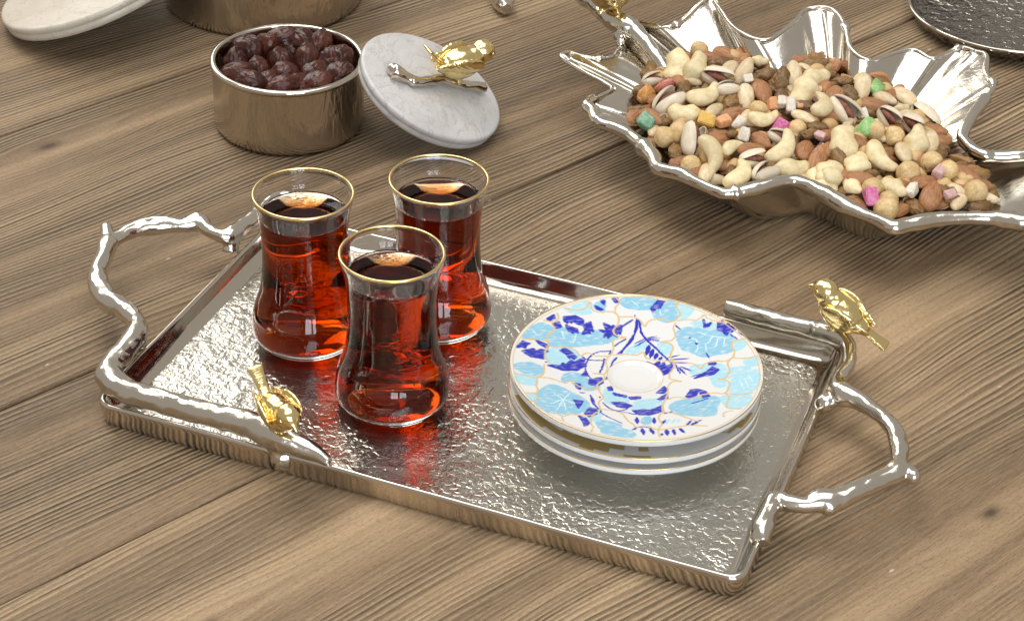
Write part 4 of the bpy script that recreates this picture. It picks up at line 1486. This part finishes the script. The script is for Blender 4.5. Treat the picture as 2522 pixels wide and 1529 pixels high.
def in_heap(u, v):
    c = False
    for (x0, y0), (x1, y1) in zip(HEAP, HEAP[1:] + HEAP[:1]):
        if (y0 > v) != (y1 > v) and u < (x1 - x0) * (v - y0) / (y1 - y0) + x0:
            c = not c
    return c


for _ in range(6000):
    u, v = gr_.uniform(1560, 2450), gr_.uniform(105, 520)
    if in_heap(u, v) and min(math.hypot(u - q[0], (v - q[1]) * 1.25) for q in placed) > 27:
        placed.append([u, v, gr_.choice(['raisin', 'raisin', 'almond', 'almond', 'blanched']), gr_.uniform(-40, 70), gr_.uniform(30, 42), '', 'gap'])
used_lab = {}


def nut_label(kind, u, v):
    c = sorted(LM, key=lambda q: math.hypot(q[0] - u, (q[1] - v) * 1.4))
    for q in c:
        dx, dy = u - q[0], (v - q[1]) * 1.4
        if math.hypot(dx, dy) < 4:
            continue
        a = math.degrees(math.atan2(-dy, dx)) % 360
        d = ['right of', 'behind and right of', 'behind', 'behind and left of', 'left of', 'in front and left of', 'in front of', 'in front and right of'][int((a + 22.5) // 45) % 8]
        far = math.hypot(dx, dy)
        w1 = 'close ' if far < 45 else ('a little ' if far < 90 else 'well ')
        lab = f"{WORD[kind]}, {w1}{d} the {q[2]}"
        if lab not in used_lab:
            used_lab[lab] = 1
            return lab
    k = 2
    q = c[0]
    while True:
        lab = f"{WORD[kind]}, {['', '', 'second', 'third', 'fourth', 'fifth', 'sixth', 'seventh', 'eighth', 'ninth', 'tenth', 'eleventh', 'twelfth'][k]} one near the {q[2]}"
        if lab not in used_lab:
            used_lab[lab] = 1
            return lab
        k += 1


for i, (u, v, kind, ang, L, ex_, key) in enumerate(placed):
    z = .046
    for _ in range(8):
        P = at(u, v, z)
        z = heap_z(P.x, P.y)
    P = at(u, v, z)
    r = math.hypot(P.x - BC.x, P.y - BC.y)
    rc = reach(P.x, P.y)
    if r > (.87 if P.y < BC.y else .80) * rc:
        k_ = (.87 if P.y < BC.y else .80) * rc / r
        P = Vector((BC.x + (P.x - BC.x) * k_, BC.y + (P.y - BC.y) * k_, max(P.z, .0345 if P.y < BC.y else P.z)))
    a = R(ang)
    q = L / 2
    va_, vb_ = at(u + q * math.cos(a), v - q * math.sin(a), z), at(u - q * math.cos(a), v + q * math.sin(a), z)
    half = (va_ - vb_).length / 2
    lo, hi = SZ[kind]
    ex = (va_ - vb_).normalized()
    over = half / hi
    if over > 1.05:     # too long to lie flat: it stands up towards the viewer
        side = va_ if va_.y > vb_.y else vb_
        sg = 1 if va_.y > vb_.y else -1
        ex = (ex * sg + Vector((0, 0, min(1.2, (over - 1) * 1.6)))).normalized() * sg
    s = min(hi, max(lo, half)) * (.80 if ex_ in ('white', 'pink', 'orange') else 1.03)
    up = Vector((.22 * math.sin(i * 5.3), -.42 + .2 * math.sin(i * 3.1), .9))
    ey = up.cross(ex).normalized()
    ez = ex.cross(ey)
    if kind == 'cashew' and ex_ in 'ul' and ex_:
        pass
    elif kind == 'cashew':
        ey, ez = -ey, -ez
    if kind == 'pist':    # turn the opening towards the viewer
        ey, ez = -ez, ey
        ro = Matrix.Rotation(R(rnd.uniform(-30, 45)), 3, ex)
        ey, ez = ro @ ey, ro @ ez
    if kind == 'hazel':
        ez = Vector((.5 * math.sin(i * 2.3), -.6 + .5 * math.sin(i * 4.1), .7)).normalized()
        ex = ez.orthogonal().normalized()
        ey = ez.cross(ex)
    m = Matrix((ex, ey, ez)).transposed().to_4x4() @ Matrix.Scale(s, 4)
    jit = {'candy': .0008, 'cashew': .0032, 'pist': .0022, 'raisin': -.0012, 'almond': -.0005}.get(kind, 0)
    m.translation = P + Vector((0, 0, jit - .0010 + .0012 * math.sin(i * 7.7) - (.0026 if key == 'gap' else 0)))
    nm = NAMEN[kind]
    if kind == 'pist':
        o = bpy.data.objects.new(nm, None)
        o.empty_display_size = .5
        COL.objects.link(o)
        o.matrix_world = m
        for me in PSH:
            c = bpy.data.objects.new('shell', me)
            COL.objects.link(c)
            c.parent = o
        c = bpy.data.objects.new('kernel', PKE)
        COL.objects.link(c)
        c.parent = o
    else:
        if kind == 'candy':
            me = nmesh('sugar_candy', *k_candy(i * 3 + 1, .8 if ex_ in ('yellow',) else 1.0, .34 if ex_ in ('white', 'magenta', 'red', 'lime') else .20), M_CAN[ex_])
            if ex_ not in ('lime', 'red', 'amber'):
                me.polygons.foreach_set('use_smooth', [False] * len(me.polygons))
        else:
            me = KM[kind][i % len(KM[kind])]
        o = bpy.data.objects.new(nm, me)
        COL.objects.link(o)
        o.matrix_world = m
    tag(o, CLAB[key] if kind == 'candy' else nut_label(kind, u, v), CATN[kind], GRP)

# buried layer of the heap that only peeps through the gaps
fr_ = random.Random(21)
parts = {'almond': [], 'raisin': [], 'hazel': []}
mats = {'almond': M_ALM, 'raisin': M_RAI, 'hazel': M_HAZ}
srcs = {'almond': [k_almond(i) for i in range(2)], 'raisin': [k_raisin(i + 20) for i in range(3)], 'hazel': [k_hazel(4)]}
V_, F_, MI_ = [], [], []
got = 0
for _ in range(4000):
    if got >= 420:
        break
    u, v = fr_.uniform(1530, 2470), fr_.uniform(95, 560)
    P = at(u, v, .040)
    t = math.hypot(P.x - BC.x, P.y - BC.y) / reach(P.x, P.y)
    # the heap keeps clear of the empty lobes
    poly_ok = t < (.80 if P.y < BC.y else .82)
    d0 = min(math.hypot(u - q[0], (v - q[1]) * 1.5) for q in placed)
    if not poly_ok or d0 > 26:
        continue
    kind = fr_.choice(['raisin', 'raisin', 'raisin', 'almond', 'hazel'])
    z = heap_z(P.x, P.y) - (.0055 if got < 260 else .012)
    V0, F0 = fr_.choice(srcs[kind])
    s = fr_.uniform(.0075, .0095) if kind != 'hazel' else .0062
    ro = Matrix.Rotation(fr_.uniform(0, 6.28), 3, 'Z') @ Matrix.Rotation(fr_.uniform(-.4, .4), 3, 'Y') @ Matrix.Rotation(fr_.uniform(0, 6.28), 3, 'X')
    b = len(V_)
    zf = bowl_z(t, .04) + .003
    V_ += [ro @ Vector(q) * s + Vector((P.x, P.y, max(z, zf))) for q in V0]
    F_ += [tuple(k + b for k in f) for f in F0]
    MI_ += [['almond', 'raisin', 'hazel'].index(kind)] * len(F0)
    got += 1
o = mesh_obj('buried_nuts', V_, F_, None)
for k in ('almond', 'raisin', 'hazel'):
    o.data.materials.append(mats[k])
o.data.polygons.foreach_set('material_index', MI_)
o['kind'] = 'stuff'
o['label'] = 'buried raisins and nuts showing in gaps under the heap in the leaf bowl'
o['category'] = 'nuts'
